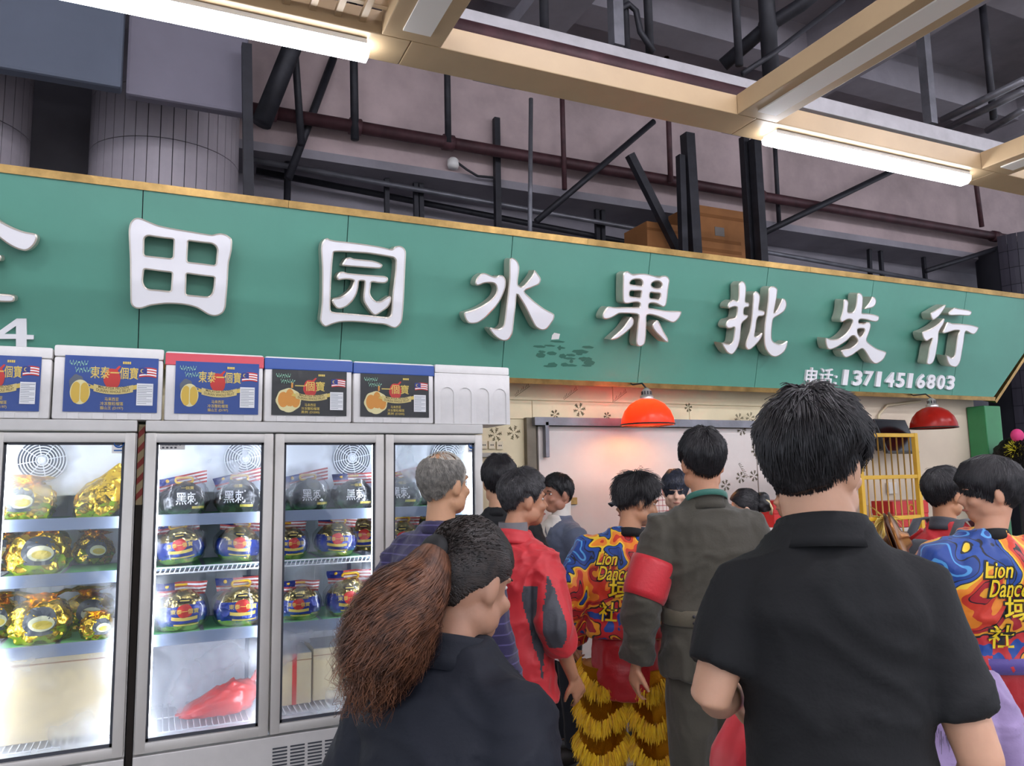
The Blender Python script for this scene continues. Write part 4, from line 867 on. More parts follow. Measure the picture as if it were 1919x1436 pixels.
# ================================================================== FOAM BOXES
m_foam = mat('white_polystyrene', '#e4e1de', .7, vary=.03, vscale=20, bump=.15, bscale=140, bdist=.003)
m_lblue = mat('label_blue', '#15408c', .35, coat=.1, bump=.25, bscale=12); m_lblack = mat('label_black', '#08090c', .35, coat=.05, bump=.25, bscale=12)
m_tapeR = mat('red_packing_tape', '#d2404f', .35, coat=.3); m_tapeB = mat('blue_packing_tape', '#16489a', .35, coat=.3)
def label_print(W_, H_, black):
    """layered flat print in label coordinates, x right, z up; returns MB with 8 materials"""
    mb = MB(); lay = [0]
    def put(geo, k):
        lay[0] += 1; v, f_ = geo; mb.cur = k; y = -.0004-.00012*lay[0]
        mb.add([(x*W_, y, z*H_) for x, z in v], f_)
    def T(s, u0, u1, v0, v1, k, bold=.015): put(text2(s, u0, 1-v1, v1-v0, u1-u0, bold), k)
    # fruit
    if not black:
        put(disc2(.13, .50, .075, .16, 30, 2, .05), 4); put(disc2(.17, .35, .105, .22, 28, 2), 5); put(disc2(.13, .34, .055, .19, 20, 2), 6); put(disc2(.215, .34, .05, .18, 20, 2), 6); put(rect2(.165, .16, .175, .52, 1, 1), 5)
    else:
        put(disc2(.22, .33, .165, .26, 36, 2, .03), 5); put(disc2(.15, .34, .07, .17, 20, 2), 7); put(disc2(.235, .38, .06, .2, 20, 2), 7); put(disc2(.31, .32, .06, .15, 20, 2), 7); put(disc2(.22, .13, .07, .07, 16, 2), 5); put(rect2(.25, .6, .275, .72, 1, 2), 7)
    put(disc2(.5, .6, .09, .19, 26, 2, .03), 1); put(([(.52, .76), (.57, .84), (.59, .83), (.55, .74)], [(0, 1, 2, 3)]), 1)
    if black: T('一個寶', .3, .70, .24, .46, 0, .008)
    else: T('東泰一個寶', .27, .78, .18, .4, 0, .008)
    # flag
    for j in range(7): put(rect2(.79, .64+j*.024, .98, .64+(j+1)*.024, 6, 1, .02), 1 if j % 2 == 0 else 2)
    put(rect2(.785, .70, .875, .815, 4, 1, .008), 3); put(disc2(.825, .76, .022, .035, 12, 1), 0); put(disc2(.832, .76, .018, .029, 12, 1), 3)
    for q in range(4): put(rect2(.61+q*.023, .875, .628+q*.023, .92, 1, 1), 0)
    # ribbon
    put(([(.22, .52), (.34, .45), (.36, .38), (.25, .43), (.28, .47)], [(0, 1, 4), (1, 2, 4), (2, 3, 4)]), 0); put(([(.70, .40), (.82, .44), (.77, .48), (.80, .52), (.71, .48)], [(0, 1, 2), (0, 2, 4), (2, 3, 4)]), 0)
    put(rect2(.31, .37, .73, .50, 12, 2, -.05), 8)
    v, f_ = text2('MALAYSIA FROZEN', .36, .43, .05, .32, .01); put(([(x, z-.05*(4*((x-.31)/.42)*(1-(x-.31)/.42))+.02) for x, z in v], f_), 9)
    v, f_ = text2('DURIAN WHOLE FRUIT', .34, .36, .05, .36, .01); put(([(x, z-.05*(4*((x-.31)/.42)*(1-(x-.31)/.42))+.03) for x, z in v], f_), 9)
    T('马来西亚', .43, .58, .735, .80, 0, .005); T('冷冻整粒榴莲', .385, .63, .815, .88, 0, .005); T('黑刺 (D200)' if black else '猫山王 (D197)', .385, .63, .895, .965, 0, .005)
    put(rect2(.77, .13, .95, .53, 1, 1), 2)
    for j in range(11): put(rect2(.78, .165+j*.032, .78+(.16 if j % 3 else .10), .172+j*.032, 1, 1), 4)
    # pale green handwriting
    for k in range(2):
        z0 = .86-.12*k; P = [(.05+.06*k+t*.19, z0+.03*math.sin(t*40+k)+.02*math.sin(t*71)) for t in np.linspace(0, 1, 46)]
        vs_ = [(x, z+d) for x, z in P for d in (-.012, .012)]; put((vs_, [(2*i, 2*i+1, 2*i+3, 2*i+2) for i in range(len(P)-1)]), 10)
    return mb
m_lab = [m_gink, m_red, m_wink, m_navy, mat('label_grey_ink', '#5f6672', .6), mat('label_rind', '#e3d9a2', .5), mat('label_flesh', '#d9b447', .5), mat('label_orange_flesh', '#d9923a', .5), mat('label_ribbon', '#d6c27c', .4), mat('label_brown_ink', '#54431f', .6), mat('label_pale_green', '#8fc3a6', .6)]
def foam_box(px0, px1, pyt, kind, label, lx=(.1, .95), lz=(.1, .86)):
    Y = 4.115; a = onY(px0, 740, Y).x; b = onY(px1, 740, Y).x; zt_ = onY((px0+px1)/2, pyt, Y).z; H_ = zt_-ZT-.002; W_ = b-a
    r = thing('foam_box', label, 'foam box', (a, Y, ZT+.002), 0)
    if kind != 'plain':
        MB().rbox((.002, 0, 0), (W_-.002, .32, H_*.84), .012).obj('box_body', m_foam, r, angle=50); MB().rbox((0, -.003, H_*.843), (W_, .323, H_), .012).obj('lid', m_foam, r, angle=50)
        for k in range(4): x = W_*(.14+.22*k); MB().rbox((x, -.004, .002), (x+W_*.1, .004, H_*.09), .002).obj('foot_rib', m_foam, r)
        if kind != 'blue0': MB().rbox((-.001, -.0055, H_*.80), (W_+.001, .1, H_*.975), .004).obj('packing_tape', m_tapeR if kind == 'bluered' else m_tapeB, r)
        black = kind == 'black'; z0, z1 = H_*lz[0], H_*lz[1]; x0, x1 = W_*lx[0], W_*lx[1]
        lb = MB(); g = grid_sheet(lambda u, v: (x0+(x1-x0)*u, -.0075+.0012*math.sin(u*17+v*9)*math.sin(v*13), z0+(z1-z0)*v), 16, 10); lb.add(*g)
        lo = lb.obj('printed_label', m_lblack if black else m_lblue, r, True); lo.location = (0, 0, 0)
        p_ = label_print(x1-x0, z1-z0, black); po = p_.obj('label_artwork', m_lab, lo); po.location = (x0, -.0088, z0)
    else:
        bm_ = MB().rbox((.008, .008, 0), (W_-.004, .32, H_), .014); bm_.obj('box_body', m_foam, r, angle=50)
        MB().rbox((.0, -.002, H_*.86), (W_, .325, H_+.001), .012).obj('lid', m_foam, r, angle=50)
        loops = [[(0, 0), (W_, 0), (W_, H_*.855), (0, H_*.855)]]
        for k in range(4):
            cx = W_*(.16+.235*k); ww = W_*.085; top = H_*.62; L = [(cx-ww, .004), (cx-ww, top-ww)]+[(cx-ww*math.cos(t), top-ww+ww*math.sin(t)) for t in np.linspace(.15, PI-.15, 9)]+[(cx+ww, top-ww), (cx+ww, .004)]; loops.append(L)
        v, f_ = fill2d(loops); mb = MB().add([(x, 0, z) for x, z in v], f_)
        for L in loops: n = len(L); mb.add([(x, 0, z) for x, z in L]+[(x, .012, z) for x, z in L], [(i, (i+1) % n, n+(i+1) % n, n+i) for i in range(n)])
        mb.obj('arched_front', m_foam, r)
    return r
foam_box(-115, 95, 647, 'blue0', 'white foam box with blue label at the cut off end of the row', lx=(.1, .90))
foam_box(97, 305, 650, 'blue0', 'white foam box with blue durian label and untaped white lid')
foam_box(308, 493, 662, 'bluered', 'white foam box with blue label and red tape round the lid')
foam_box(495, 660, 671, 'black', 'black labelled foam box with blue tape next to the red taped box', lx=(.08, .93), lz=(.1, .8))
foam_box(662, 813, 680, 'black', 'black labelled foam box with blue tape next to the plain box', lx=(.08, .93), lz=(.1, .8))
foam_box(815, 955, 686, 'plain', 'plain white foam box with four arched recesses on its front')
# red striped carton squeezed between the two freezers
gapc = thing('striped_carton', 'red and cream striped carton wedged high between the two freezers', 'carton', (-.111, 4.18, 0))
MB().box((0, 0, 0), (.028, .4, 1.55)).obj('gap_shade', mat('gap_shade_dark', '#2e2722', .8), gapc); MB().box((0, -.001, 1.55), (.028, .4, 1.93)).obj('carton_body', mat('cream_print', '#b5a27c', .7), gapc)  # lower strip is the gap's shade put into a dark colour
for k in range(5): MB().add([(.0, -.003, 1.57+k*.075), (.028, -.003, 1.60+k*.075), (.028, -.003, 1.635+k*.075), (0, -.003, 1.60+k*.075)], [(0, 1, 2, 3)]).obj('red_stripe', mat('stripe_red', '#94342b', .6), gapc)
# ================================================================== PEOPLE
def rot3(rz=0, rx=0, ry=0): return Matrix.Rotation(rz, 3, 'Z') @ Matrix.Rotation(rx, 3, 'X') @ Matrix.Rotation(ry, 3, 'Y')
def remesh(mb, voxel, smooth=4, ratio=None, name='tmp'):
    me = mb.mesh(name, []); o = bpy.data.objects.new(name, me); COL.objects.link(o)
    md = o.modifiers.new('r', 'REMESH'); md.mode = 'VOXEL'; md.voxel_size = voxel
    if smooth: sm = o.modifiers.new('s', 'SMOOTH'); sm.factor = .5; sm.iterations = smooth
    if ratio: dc = o.modifiers.new('d', 'DECIMATE'); dc.ratio = ratio
    out = bpy.data.meshes.new_from_object(o.evaluated_get(bpy.context.evaluated_depsgraph_get()))
    bpy.data.objects.remove(o); bpy.data.meshes.remove(me); return out
def get_co(me): a = np.empty(len(me.vertices)*3); me.vertices.foreach_get('co', a); return a.reshape(-1, 3)
def get_no(me): a = np.empty(len(me.vertices)*3); me.vertices.foreach_get('normal', a); return a.reshape(-1, 3)
def set_co(me, a): me.vertices.foreach_set('co', np.ascontiguousarray(a, dtype=np.float32).ravel()); me.update()
def fin(me, name, mats, parent, fn=None):
    me.materials.clear()
    for m in (mats if isinstance(mats, list) else [mats]): me.materials.append(m)
    if fn is not None:
        co = np.empty(len(me.polygons)*3); me.polygons.foreach_get('center', co); me.polygons.foreach_set('material_index', np.asarray(fn(co.reshape(-1, 3)), dtype=np.int32))
    else: me.polygons.foreach_set('material_index', np.zeros(len(me.polygons), dtype=np.int32))
    me.polygons.foreach_set('use_smooth', np.ones(len(me.polygons), dtype=bool)); me.name = name; me.update()
    return link(name, me, parent)
def wrinkle(me, amp=.007, seed=0, zs=1.0, fx=5.0, low=None):
    co = get_co(me); no = get_no(me); sd = Vector((seed*1.3, seed*2.1, seed*.7)); out = np.empty(len(co))
    for i, p in enumerate(co):
        q = Vector((p[0]*fx, p[1]*fx, p[2]*fx*zs))+sd; wv = Vector((q.x+.6*noise.noise(q*.8), q.y, q.z+.9*noise.noise(q*.7+Vector((5, 0, 0)))))
        r1 = 1-abs(noise.noise(wv*1.5)); r2 = 1-abs(noise.noise(wv*2.9+Vector((3, 1, 7)))); out[i] = amp*(noise.noise(wv)*.7+1.1*(r1**4-.35)+.5*(r2**4-.35))
    set_co(me, co+no*out[:, None])
HR = np.array((.0725, .098, .1015)); HCO = np.array((0, -.010, .017))   # scalp ellipsoid in head space
def hairline(az, st):
    t = {'short': [(0, .52), (40, .45), (62, .22), (76, -.22), (86, .06), (104, .06), (116, -.25), (130, -.58), (180, -.74)],
         'mop': [(0, .22), (40, .12), (62, -.05), (78, -.25), (88, .0), (103, .0), (116, -.35), (132, -.62), (180, -.70)],
         'bald': [(0, .93), (50, .85), (75, .1), (85, -.12), (95, .02), (110, -.25), (130, -.62), (180, -.7)],
         'long': [(0, .40), (40, .25), (62, -.05), (85, -.2), (110, -.4), (140, -.8), (180, -.85)]}[st]
    return np.interp(np.degrees(az), [a for a, b in t], [b for a, b in t])
def smooth01(x): x = np.clip(x, 0, 1); return x*x*(3-2*x)
def hair(parent, M, HC, S, style, color, seed=1, nst=2600, length=.05, thick=.02, spike=.012, name='hair', col2=None, crown=(0, -.35, .93), dens=None, fringe=0, roughness=.42):
    """cap that grows out of the scalp plus thin locks lying along it; M 3x3 head rotation, HC head centre"""
    rg = np.random.default_rng(seed); mh = mat('hair_'+color.strip('#'), color, roughness, vary=.35, vscale=60, spec=.5, col2=col2)
    Mn = np.array(M); hc = np.array(HC)
    def mask(d):
        q = smooth01((d[:, 2]-hairline(np.abs(np.arctan2(d[:, 0], d[:, 1])), style))/.10)
        return q*smooth01((.80-d[:, 2]+.25*np.maximum(-d[:, 1]-.3, 0))/.2) if style == 'bald' else q
    def lump(d): return .5+.5*np.sin(d[:, 0]*9+seed+3*d[:, 2])*np.sin(d[:, 1]*8+2*seed)*np.sin(d[:, 2]*7+seed)
    def rad(d, k=1.0): return 1+ (mask(d)*(thick*(.75+.5*lump(d))*(.22+.78*smooth01((d[:, 2]+.35)/.75))/.09)+(1-mask(d))*-.10)*k
    n, m = 64, 44; V = []; F = []
    for i in range(m+1):
        th = PI*i/m
        for j in range(n): a = 2*PI*j/n; V.append((math.sin(th)*math.cos(a), math.sin(th)*math.sin(a), math.cos(th)))
    for i in range(m):
        for j in range(n): F.append((i*n+j, (i+1)*n+j, (i+1)*n+(j+1) % n, i*n+(j+1) % n))
    D = np.array(V); P = HCO+HR*D*rad(D, .93)[:, None]
    W_ = (P*S) @ Mn.T+hc; mb = MB().add(W_, F)
    # locks
    d = rg.normal(size=(nst*4, 3)); d /= np.linalg.norm(d, axis=1)[:, None]; d = d[mask(d) > .6][:nst]
    if dens is not None: d = d[rg.random(len(d)) < dens(d)]
    k = len(d); cr = np.array(crown)/np.linalg.norm(crown); seg = 5
    L = length*rg.uniform(.6, 1.3, k)
    if style in ('short', 'mop', 'bald'): L = L*(.35+.65*smooth01((d[:, 2]+.4)/.8))
    if fringe: L = L*(1+fringe*np.clip(d[:, 1], 0, 1))
    t = d-cr; t += rg.normal(size=(k, 3))*.16; t[:, 2] -= .25
    wv = rg.uniform(.0012, .0026, k)
    rows = []; cur = d.copy(); step = (L/seg/.095)[:, None]; lift = rg.uniform(.2, 1.0, k)*spike/.09*(.25+.75*smooth01((d[:, 2]+.2)/.7))
    for s_ in range(seg+1):
        tt = t-(t*cur).sum(1)[:, None]*cur; tt /= np.linalg.norm(tt, axis=1)[:, None]+1e-9
        ff = smooth01((cur[:, 2]+.55)/.6); rr = np.maximum(rad(cur), 1.0+.02*ff)+lift*(s_/seg)**1.4+.002+.006*ff
        pos = HCO+HR*cur*rr[:, None]; sd = np.cross(tt, cur); sd /= np.linalg.norm(sd, axis=1)[:, None]+1e-9
        wd = (wv*(1-.85*(s_/seg)**1.6))[:, None]
        rows.append(pos-sd*wd); rows.append(pos+cur*.0012); rows.append(pos+sd*wd)
        az_ = np.abs(np.arctan2(cur[:, 0], cur[:, 1])); ok_ = cur[:, 2] > hairline(az_, style)-np.where(az_ < 1.3, .10+.05*bool(fringe), .5)
        if style == 'long': ok_ = np.ones(k, bool)
        cur = cur+tt*step*ok_[:, None]; cur /= np.linalg.norm(cur, axis=1)[:, None]
    A = np.stack(rows, 1)   # k, 3*(seg+1), 3
    W2 = (A.reshape(-1, 3)*S) @ Mn.T+hc; o = len(mb.v); mb.v += [tuple(p) for p in W2]; nr = 3*(seg+1)
    base = np.arange(k)*nr+o
    for s_ in range(seg):
        for c_ in range(2):
            q = np.stack([base+s_*3+c_, base+s_*3+c_+1, base+(s_+1)*3+c_+1, base+(s_+1)*3+c_], 1); mb.f += [tuple(int(z) for z in r) for r in q]
    mb.m += [0]*(len(mb.f)-len(mb.m))
    return mb.obj(name, mh, parent, True)
def strands(roots, dirs, length, width, mt, name, parent, seg=5, grav=.5, curl=.02, seed=0, fac=None):
    """ribbons from root points, bending with gravity; used for fur, fringe and ponytails"""
    rg = np.random.default_rng(seed); k = len(roots); P = np.array(roots, float); d = np.array(dirs, float); d /= np.linalg.norm(d, axis=1)[:, None]
    L = (np.full(k, length) if np.isscalar(length) else np.array(length))*rg.uniform(.7, 1.2, k); st = (L/seg)[:, None]; rows = []
    side = np.cross(d, rg.normal(size=(k, 3))); side /= np.linalg.norm(side, axis=1)[:, None]+1e-9
    for s_ in range(seg+1):
        wd = width*(1-.8*(s_/seg)**1.5); rows += [P-side*wd, P+side*wd]
        d = d+np.array((0, 0, -grav/seg))+rg.normal(size=(k, 3))*curl; d /= np.linalg.norm(d, axis=1)[:, None]; P = P+d*st
    A = np.stack(rows, 1).reshape(-1, 3); nr = 2*(seg+1); base = np.arange(k)*nr; F = []
    for s_ in range(seg): q = np.stack([base+2*s_, base+2*s_+1, base+2*s_+3, base+2*s_+2], 1); F += [tuple(int(z) for z in r) for r in q]
    mb = MB(); mb.v = [tuple(p) for p in A]; mb.f = F; mb.m = [0]*len(F)
    return mb.obj(name, mt, parent, True)
def hand_prims(mb, W, d, n, curl=.35, s_=1.0, side=1):
    d = Vector(d).normalized(); n = Vector(n); n = (n-d*n.dot(d)).normalized(); s = d.cross(n)*side; W = Vector(W)
    mb.tube([W-d*.02, W+d*.02, W+d*.05, W+d*.09], [(.024, .018), (.034, .016), (.040, .015), (.038, .013)], 12, axes=s)
    for k, (of, L) in enumerate(((-.033, .058), (-.0115, .072), (.0105, .078), (.032, .070))):
        p = W+d*.085+s*of; dd = (d+s*of*2.2).normalized(); pts = [p-d*.015]; ang = 0
        pts.append(p)
        for q, fr_ in enumerate((.42, .33, .25)):
            ang += curl*(.8+.5*q); e = dd*math.cos(ang)+n*math.sin(ang); p = p+e*L*fr_; pts.append(p)
        mb.tube([q for q in pts], [.0092, .0092, .0086, .0078, .0062], 8)
    p = W+d*.025+s*.03; e1 = (s*.75+d*.6+n*.35).normalized(); e2 = (s*.25+d*.9+n*.45).normalized()
    mb.tube([p-e1*.015, p+e1*.022, p+e1*.03+e2*.028, p+e1*.03+e2*.052], [.013, .0115, .010, .007], 8)
SKIN = {}
def person(label, loc, h, rz, head=(0, 0, 0), arms=None, skin='#c79a7c', top=None, legs=None, hr=None, sh=1.0, girth=1.0, lean=0.0, vox=.0065, faces=True, sleeve=1.0, drop=0, neck=.053, lat=0):
    """a standing figure facing local +y; returns root and the frames needed to dress it further"""
    r = thing('person', label, 'person', (loc[0], loc[1], 0), rz); S = h/1.735
    mk = mat('skin_'+skin.strip('#'), skin, .5, vary=.06, vscale=14, sss=.12, bump=.05, bscale=300, bdist=.001)
    R = rot3(*head); HC = Vector((lat, .015+lean, 1.612-drop)); nb = Vector((lat*.4, -.012+lean*.6, 1.45))
    a = {'l': ((-.235*sh, -.04, 1.13), (-.255*sh, .05, .885), None), 'r': ((.235*sh, -.04, 1.13), (.255*sh, .05, .885), None)}
    if arms: a.update(arms)
    mb = MB()
    mb.ring_loft([(.84, 0, 0, .13, .085), (.95, 0, 0, .135*girth, .09*girth), (1.08, 0, 0, .118*girth, .083*girth), (1.22, 0, lean*.2, .135*girth, .095*girth), (1.33, 0, lean*.4, .145*sh, .095), (1.39, 0, lean*.5, .115*sh, .075), (1.44, 0, lean*.6, .06, .055)], 20)
    # head
    def H(p): return HC+R @ Vector(p)
    mb.ell(H((0, -.010, .017)), (.071, .096, .1), R, 24, 16); mb.ell(H((0, .026, -.035)), (.058, .066, .078), R, 20, 14); mb.ell(H((0, .047, -.082)), (.040, .042, .030), R, 16, 10)
    for sx in (-1, 1):
        mb.ell(H((sx*.048, .01, -.065)), (.022, .045, .034), R, 12, 8)
        mb.ell(H((sx*.0745, -.012, -.012)), (.0085, .019, .032), R @ rot3(sx*-.35, -.15, 0), 14, 10); mb.ell(H((sx*.070, -.004, -.03)), (.009, .011, .012), R, 10, 8)
        mb.ell(H((sx*.034, .068, -.03)), (.024, .022, .02), R, 12, 8)
    mb.tube([H((0, .083, .012)), H((0, .096, -.008)), H((0, .108, -.026)), H((0, .094, -.034))], [.009, .0105, .0135, .011], 10)
    mb.ell(H((0, .089, -.056)), (.022, .0105, .0065), R, 12, 8); mb.ell(H((0, .087, -.067)), (.018, .010, .0065), R, 12, 8); mb.ell(H((0, .079, .022)), (.05, .018, .01), R, 14, 8)
    mb.tube([nb+Vector((0, -.005, -.08)), nb+Vector((0, 0, .0)), (nb+H((0, -.018, -.05)))/2, H((0, -.016, -.05))], [.066, neck+.004, neck, neck], 18)
    for k, sx in (('l', -1), ('r', 1)):
        E, Wp, hd = a[k]; E = Vector(E); Wp = Vector(Wp); s0 = Vector((sx*.168*sh, lean*.5-.01, 1.345))
        mb.tube([s0, s0.lerp(E, .4), E, E.lerp(Wp, .3), Wp], [.05, .044, .036, .038, .025], 14)
        dv = (Wp-E).normalized(); hd = hd or {}
        hand_prims(mb, Wp, hd.get('d', dv), hd.get('n', Vector((-sx, .25, 0))), hd.get('curl', .3), side=hd.get('side', -sx))
        hp = Vector((sx*.085, 0, .88)); kn_ = Vector((sx*.095, .012, .49)); an = Vector((sx*.1, -.02, .09))
        mb.tube([hp, hp.lerp(kn_, .5), kn_, kn_.lerp(an, .35), an], [.08, .066, .05, .05, .034], 14); mb.ell(an+Vector((0, .05, -.045)), (.035, .1, .03), None, 12, 8)
    me = remesh(mb, vox, 5, .35); co = get_co(me)
    if faces:  # eye hollows
        Hc = (co-np.array(HC)) @ np.array(R)
        for sx in (-1, 1):
            q = ((Hc-np.array((sx*.031, .082, .006)))**2).sum(1); co -= (np.array(R) @ np.array((0, .007, 0)))*np.exp(-q/(.013**2))[:, None]
    set_co(me, co*S); fin(me, 'body', mk, r)
    if faces:
        e1, e2 = MB(), MB()
        for sx in (-1, 1):
            e1.ell(H((sx*.031, .0695, .006))*S, (.0115*S, .0085*S, .0055*S), R, 12, 8); e2.ell(H((sx*.031, .0758, .006))*S, (.0052*S, .0042*S, .0052*S), R, 10, 6)
        eo = e1.obj('eyes', mat('eye_white', '#d9d4cf', .3), r, True); e2.obj('irises', mat('dark_brown_iris', '#1d1310', .2), eo, True)
        eb = MB()
        for sx in (-1, 1): eb.tube([H((sx*.014, .0885, .022))*S, H((sx*.03, .088, .027))*S, H((sx*.05, .0745, .022))*S], [.002*S, .0042*S, .0015*S], 6)
        eb.obj('eyebrows', mat('brow_black', '#1b1614', .7), r, True)
        lp_ = MB(); lp_.tube([H((-.02, .0885, -.0605))*S, H((-.007, .099, -.0590))*S, H((.007, .099, -.0590))*S, H((.02, .0885, -.0605))*S], [.0015*S, .0042*S, .0042*S, .0015*S], 8); lp_.obj('lips', mat('lip_rose', '#a8655a', .45), r, True)
    fr_ = {'S': S, 'R': R, 'HC': HC, 'arms': a, 'sh': sh, 'girth': girth, 'lean': lean, 'nb': nb}
    if hr: hair(r, R, HC*S, S, **hr)
    if top: clothes_top(r, fr_, **top)
    if legs: clothes_legs(r, fr_, **legs)
    return r, fr_
def clothes_top(r, F, mats=None, hem=.86, ease=.022, sleeve='long', name='shirt', seed=1, amp=.007, collar=None, flare=0, vox=.0095, fn=None, shoulder=.0, smooth=6, arm=1.0, boxy=0):
    S, sh, g, ln = F['S'], F['sh'], F['girth'], F['lean']; mb = MB(); e = ease
    rings = [(hem, 0, 0, .145*g+e+flare, .10*g+e+flare*.7), (hem+.05, 0, 0, .143*g+e+flare*.8, .098*g+e+flare*.6), (.98, 0, 0, .138*g+e+flare*.5+boxy, .093*g+e+flare*.4), (1.10, 0, 0, .132*g+e+boxy, .09*g+e), (1.23, 0, ln*.2, .145*g+e+boxy*.5, .102*g+e), (1.33, 0, ln*.4, .155*sh+e, .105+e), (1.385, 0, ln*.5, .142*sh+e*.8, .092+e), (1.42, 0, ln*.55, .118*sh+e*.4, .08+e*.6), (1.452, 0, ln*.6, .09, .076), (1.48, 0, ln*.6, .074, .069)]
    mb.ring_loft([q for q in rings if q[0] >= hem-1e-6], 28, 2.5)
    for k, sx in (('l', -1), ('r', 1)):
        E, Wp, hd = F['arms'][k]; E = Vector(E); Wp = Vector(Wp); s0 = Vector((sx*(.166+shoulder)*sh, ln*.5-.01, 1.345)); s00 = Vector((sx*.06, ln*.5-.01, 1.37))
        q = e*.75
        if sleeve == 'long': mb.tube([s00, s0, s0.lerp(E, .35), s0.lerp(E, .75), E, E.lerp(Wp, .3), E.lerp(Wp, .72), E.lerp(Wp, .95)], [.055+q, (.058+q)*arm, (.053+q)*arm, (.046+q)*arm, (.044+q)*arm, (.043+q)*arm, (.036+q)*arm, (.032+q)*arm], 16)
        elif sleeve == '34': mb.tube([s00, s0, s0.lerp(E, .35), s0.lerp(E, .75), E, E.lerp(Wp, .25), E.lerp(Wp, .42)], [.05+q, .056+q, .052+q, .047+q, .044+q, .042+q, .036+q], 16)
        elif sleeve == 'short': mb.tube([s00, s0, s0.lerp(E, .35), s0.lerp(E, .74)], [.05+q, .05+q*.8, .046+q*.7, .046+q*.6], 16)
    me = remesh(mb, vox, smooth); wrinkle(me, amp, seed)
    co = get_co(me); set_co(me, co*S); o = fin(me, name, mats, r, fn)
    nb = F['nb']
    if collar:
        kind, cm = collar; cb_ = MB(); c = nb+Vector((0, .004, .020))
        n = 26; prof = {'crew': [(.084, -.045, .012), (.074, -.02, .012), (.068, -.004, .009)], 'stand': [(.094, -.045, .014), (.080, -.022, .012), (.072, .004, .008), (.070, .018, .006)], 'polo': [(.102, -.05, .014), (.09, -.034, .012), (.081, -.012, .009), (.076, .008, .006)], 'turtle': [(.082, -.045, .014), (.066, -.01, .012), (.062, .035, .012), (.062, .075, .012), (.063, .08, .006)]}[kind]
        V = []; Fc = []
        for (rr, dz, th) in prof:
            for j in range(n):
                a = 2*PI*j/n; q = Vector((rr*math.cos(a), rr*.98*math.sin(a)-dz*.1, dz-.018*math.sin(a))); V.append((c+q)*S)
        ni = len(prof)
        for (rr, dz, th) in reversed(prof):
            for j in range(n):
                a = 2*PI*j/n; V.append((c+Vector(((rr-th)*math.cos(a), (rr-th)*.98*math.sin(a)-dz*.1, dz-.018*math.sin(a))))*S)
        m_ = 2*ni
        for i in range(m_):
            for j in range(n): Fc.append((i*n+j, i*n+(j+1) % n, ((i+1) % m_)*n+(j+1) % n, ((i+1) % m_)*n+j))
        cb_.add(V, Fc).obj('collar', cm, o, True)
    return o
def clothes_legs(r, F, m=None, top=.98, name='trousers', seed=2, amp=.008, wide=.0, shoes='#2a2522', low=.10):
    S, g = F['S'], F['girth']; mb = MB()
    mb.ring_loft([(.80, 0, 0, .15*g, .10*g), (.88, 0, 0, .155*g, .108*g), (top, 0, 0, .142*g, .098*g)], 24)
    for sx in (-1, 1): mb.tube([(sx*.082, 0, .88), (sx*.088, .004, .72), (sx*.096, .012, .50), (sx*.1, 0, .30), (sx*.102, -.012, low)], [.092*g, .084+wide, .068+wide, .062+wide, .058+wide], 16)
    me = remesh(mb, .011, 5); wrinkle(me, amp, seed, .6); set_co(me, get_co(me)*S); o = fin(me, name, m, r)
    for sx in (-1, 1):
        s_ = MB().ell(Vector((sx*.1, .045, .05))*S, (.045*S, .125*S, .05*S), None, 16, 10); s_.v = [(x, y, max(z, .0)) for x, y, z in s_.v]; s_.obj('shoe', mat('shoe_'+shoes.strip('#'), shoes, .5), r, True)
    return o
def place(px, py, depth): d = ray(px, py); return CAM+d*depth
def cloth(name, col, rough=.8, **k): return mat(name, col, rough, bump=k.pop('bump', .25), bscale=k.pop('bscale', 90), bdist=.004, sheen=k.pop('sheen', .2), vary=k.pop('vary', .06), vscale=k.pop('vscale', 5), **k)
VY = -math.degrees(yaw)
def ang(view_right): return math.radians(VY-view_right)   # heading measured from the viewing direction, positive to the right
D2R = math.radians
BLK = '#0d0d10'
def spot(px, py, depth, back=0, rz=0, side=0):
    T = place(px, py, depth); hx, hy = -math.sin(rz), math.cos(rz)
    return (T.x-hx*back, T.y-hy*back), T.z
def world_to(root, P):
    c, s = math.cos(-root.rotation_euler.z), math.sin(-root.rotation_euler.z); P = np.asarray(P, float)-np.array(root.location)
    return np.stack([P[:, 0]*c-P[:, 1]*s, P[:, 0]*s+P[:, 1]*c, P[:, 2]], 1)
m_black_c = cloth('black_cotton', '#0b0c0f', .8, sheen=0); m_navy_c = cloth('navy_jacket_cloth', '#0b111f', .75, sheen=0); m_char = cloth('charcoal_denim', '#3b3d43', .85, vary=.25, vscale=7)
m_olive = cloth('olive_drab_twill', '#3f3b30', .8, vary=.10); m_redj = cloth('red_windbreaker', '#c3232c', .55, bscale=30); m_grey_in = cloth('charcoal_panel', '#3c3d44', .6)
m_suit = cloth('slate_suit_wool', '#555d70', .8); m_white_k = cloth('cream_knit', '#ddd6cc', .85, bscale=160); m_dark = cloth('dark_trouser', '#20222a', .8)
m_lav = cloth('lavender_cotton', '#a993c0', .8)

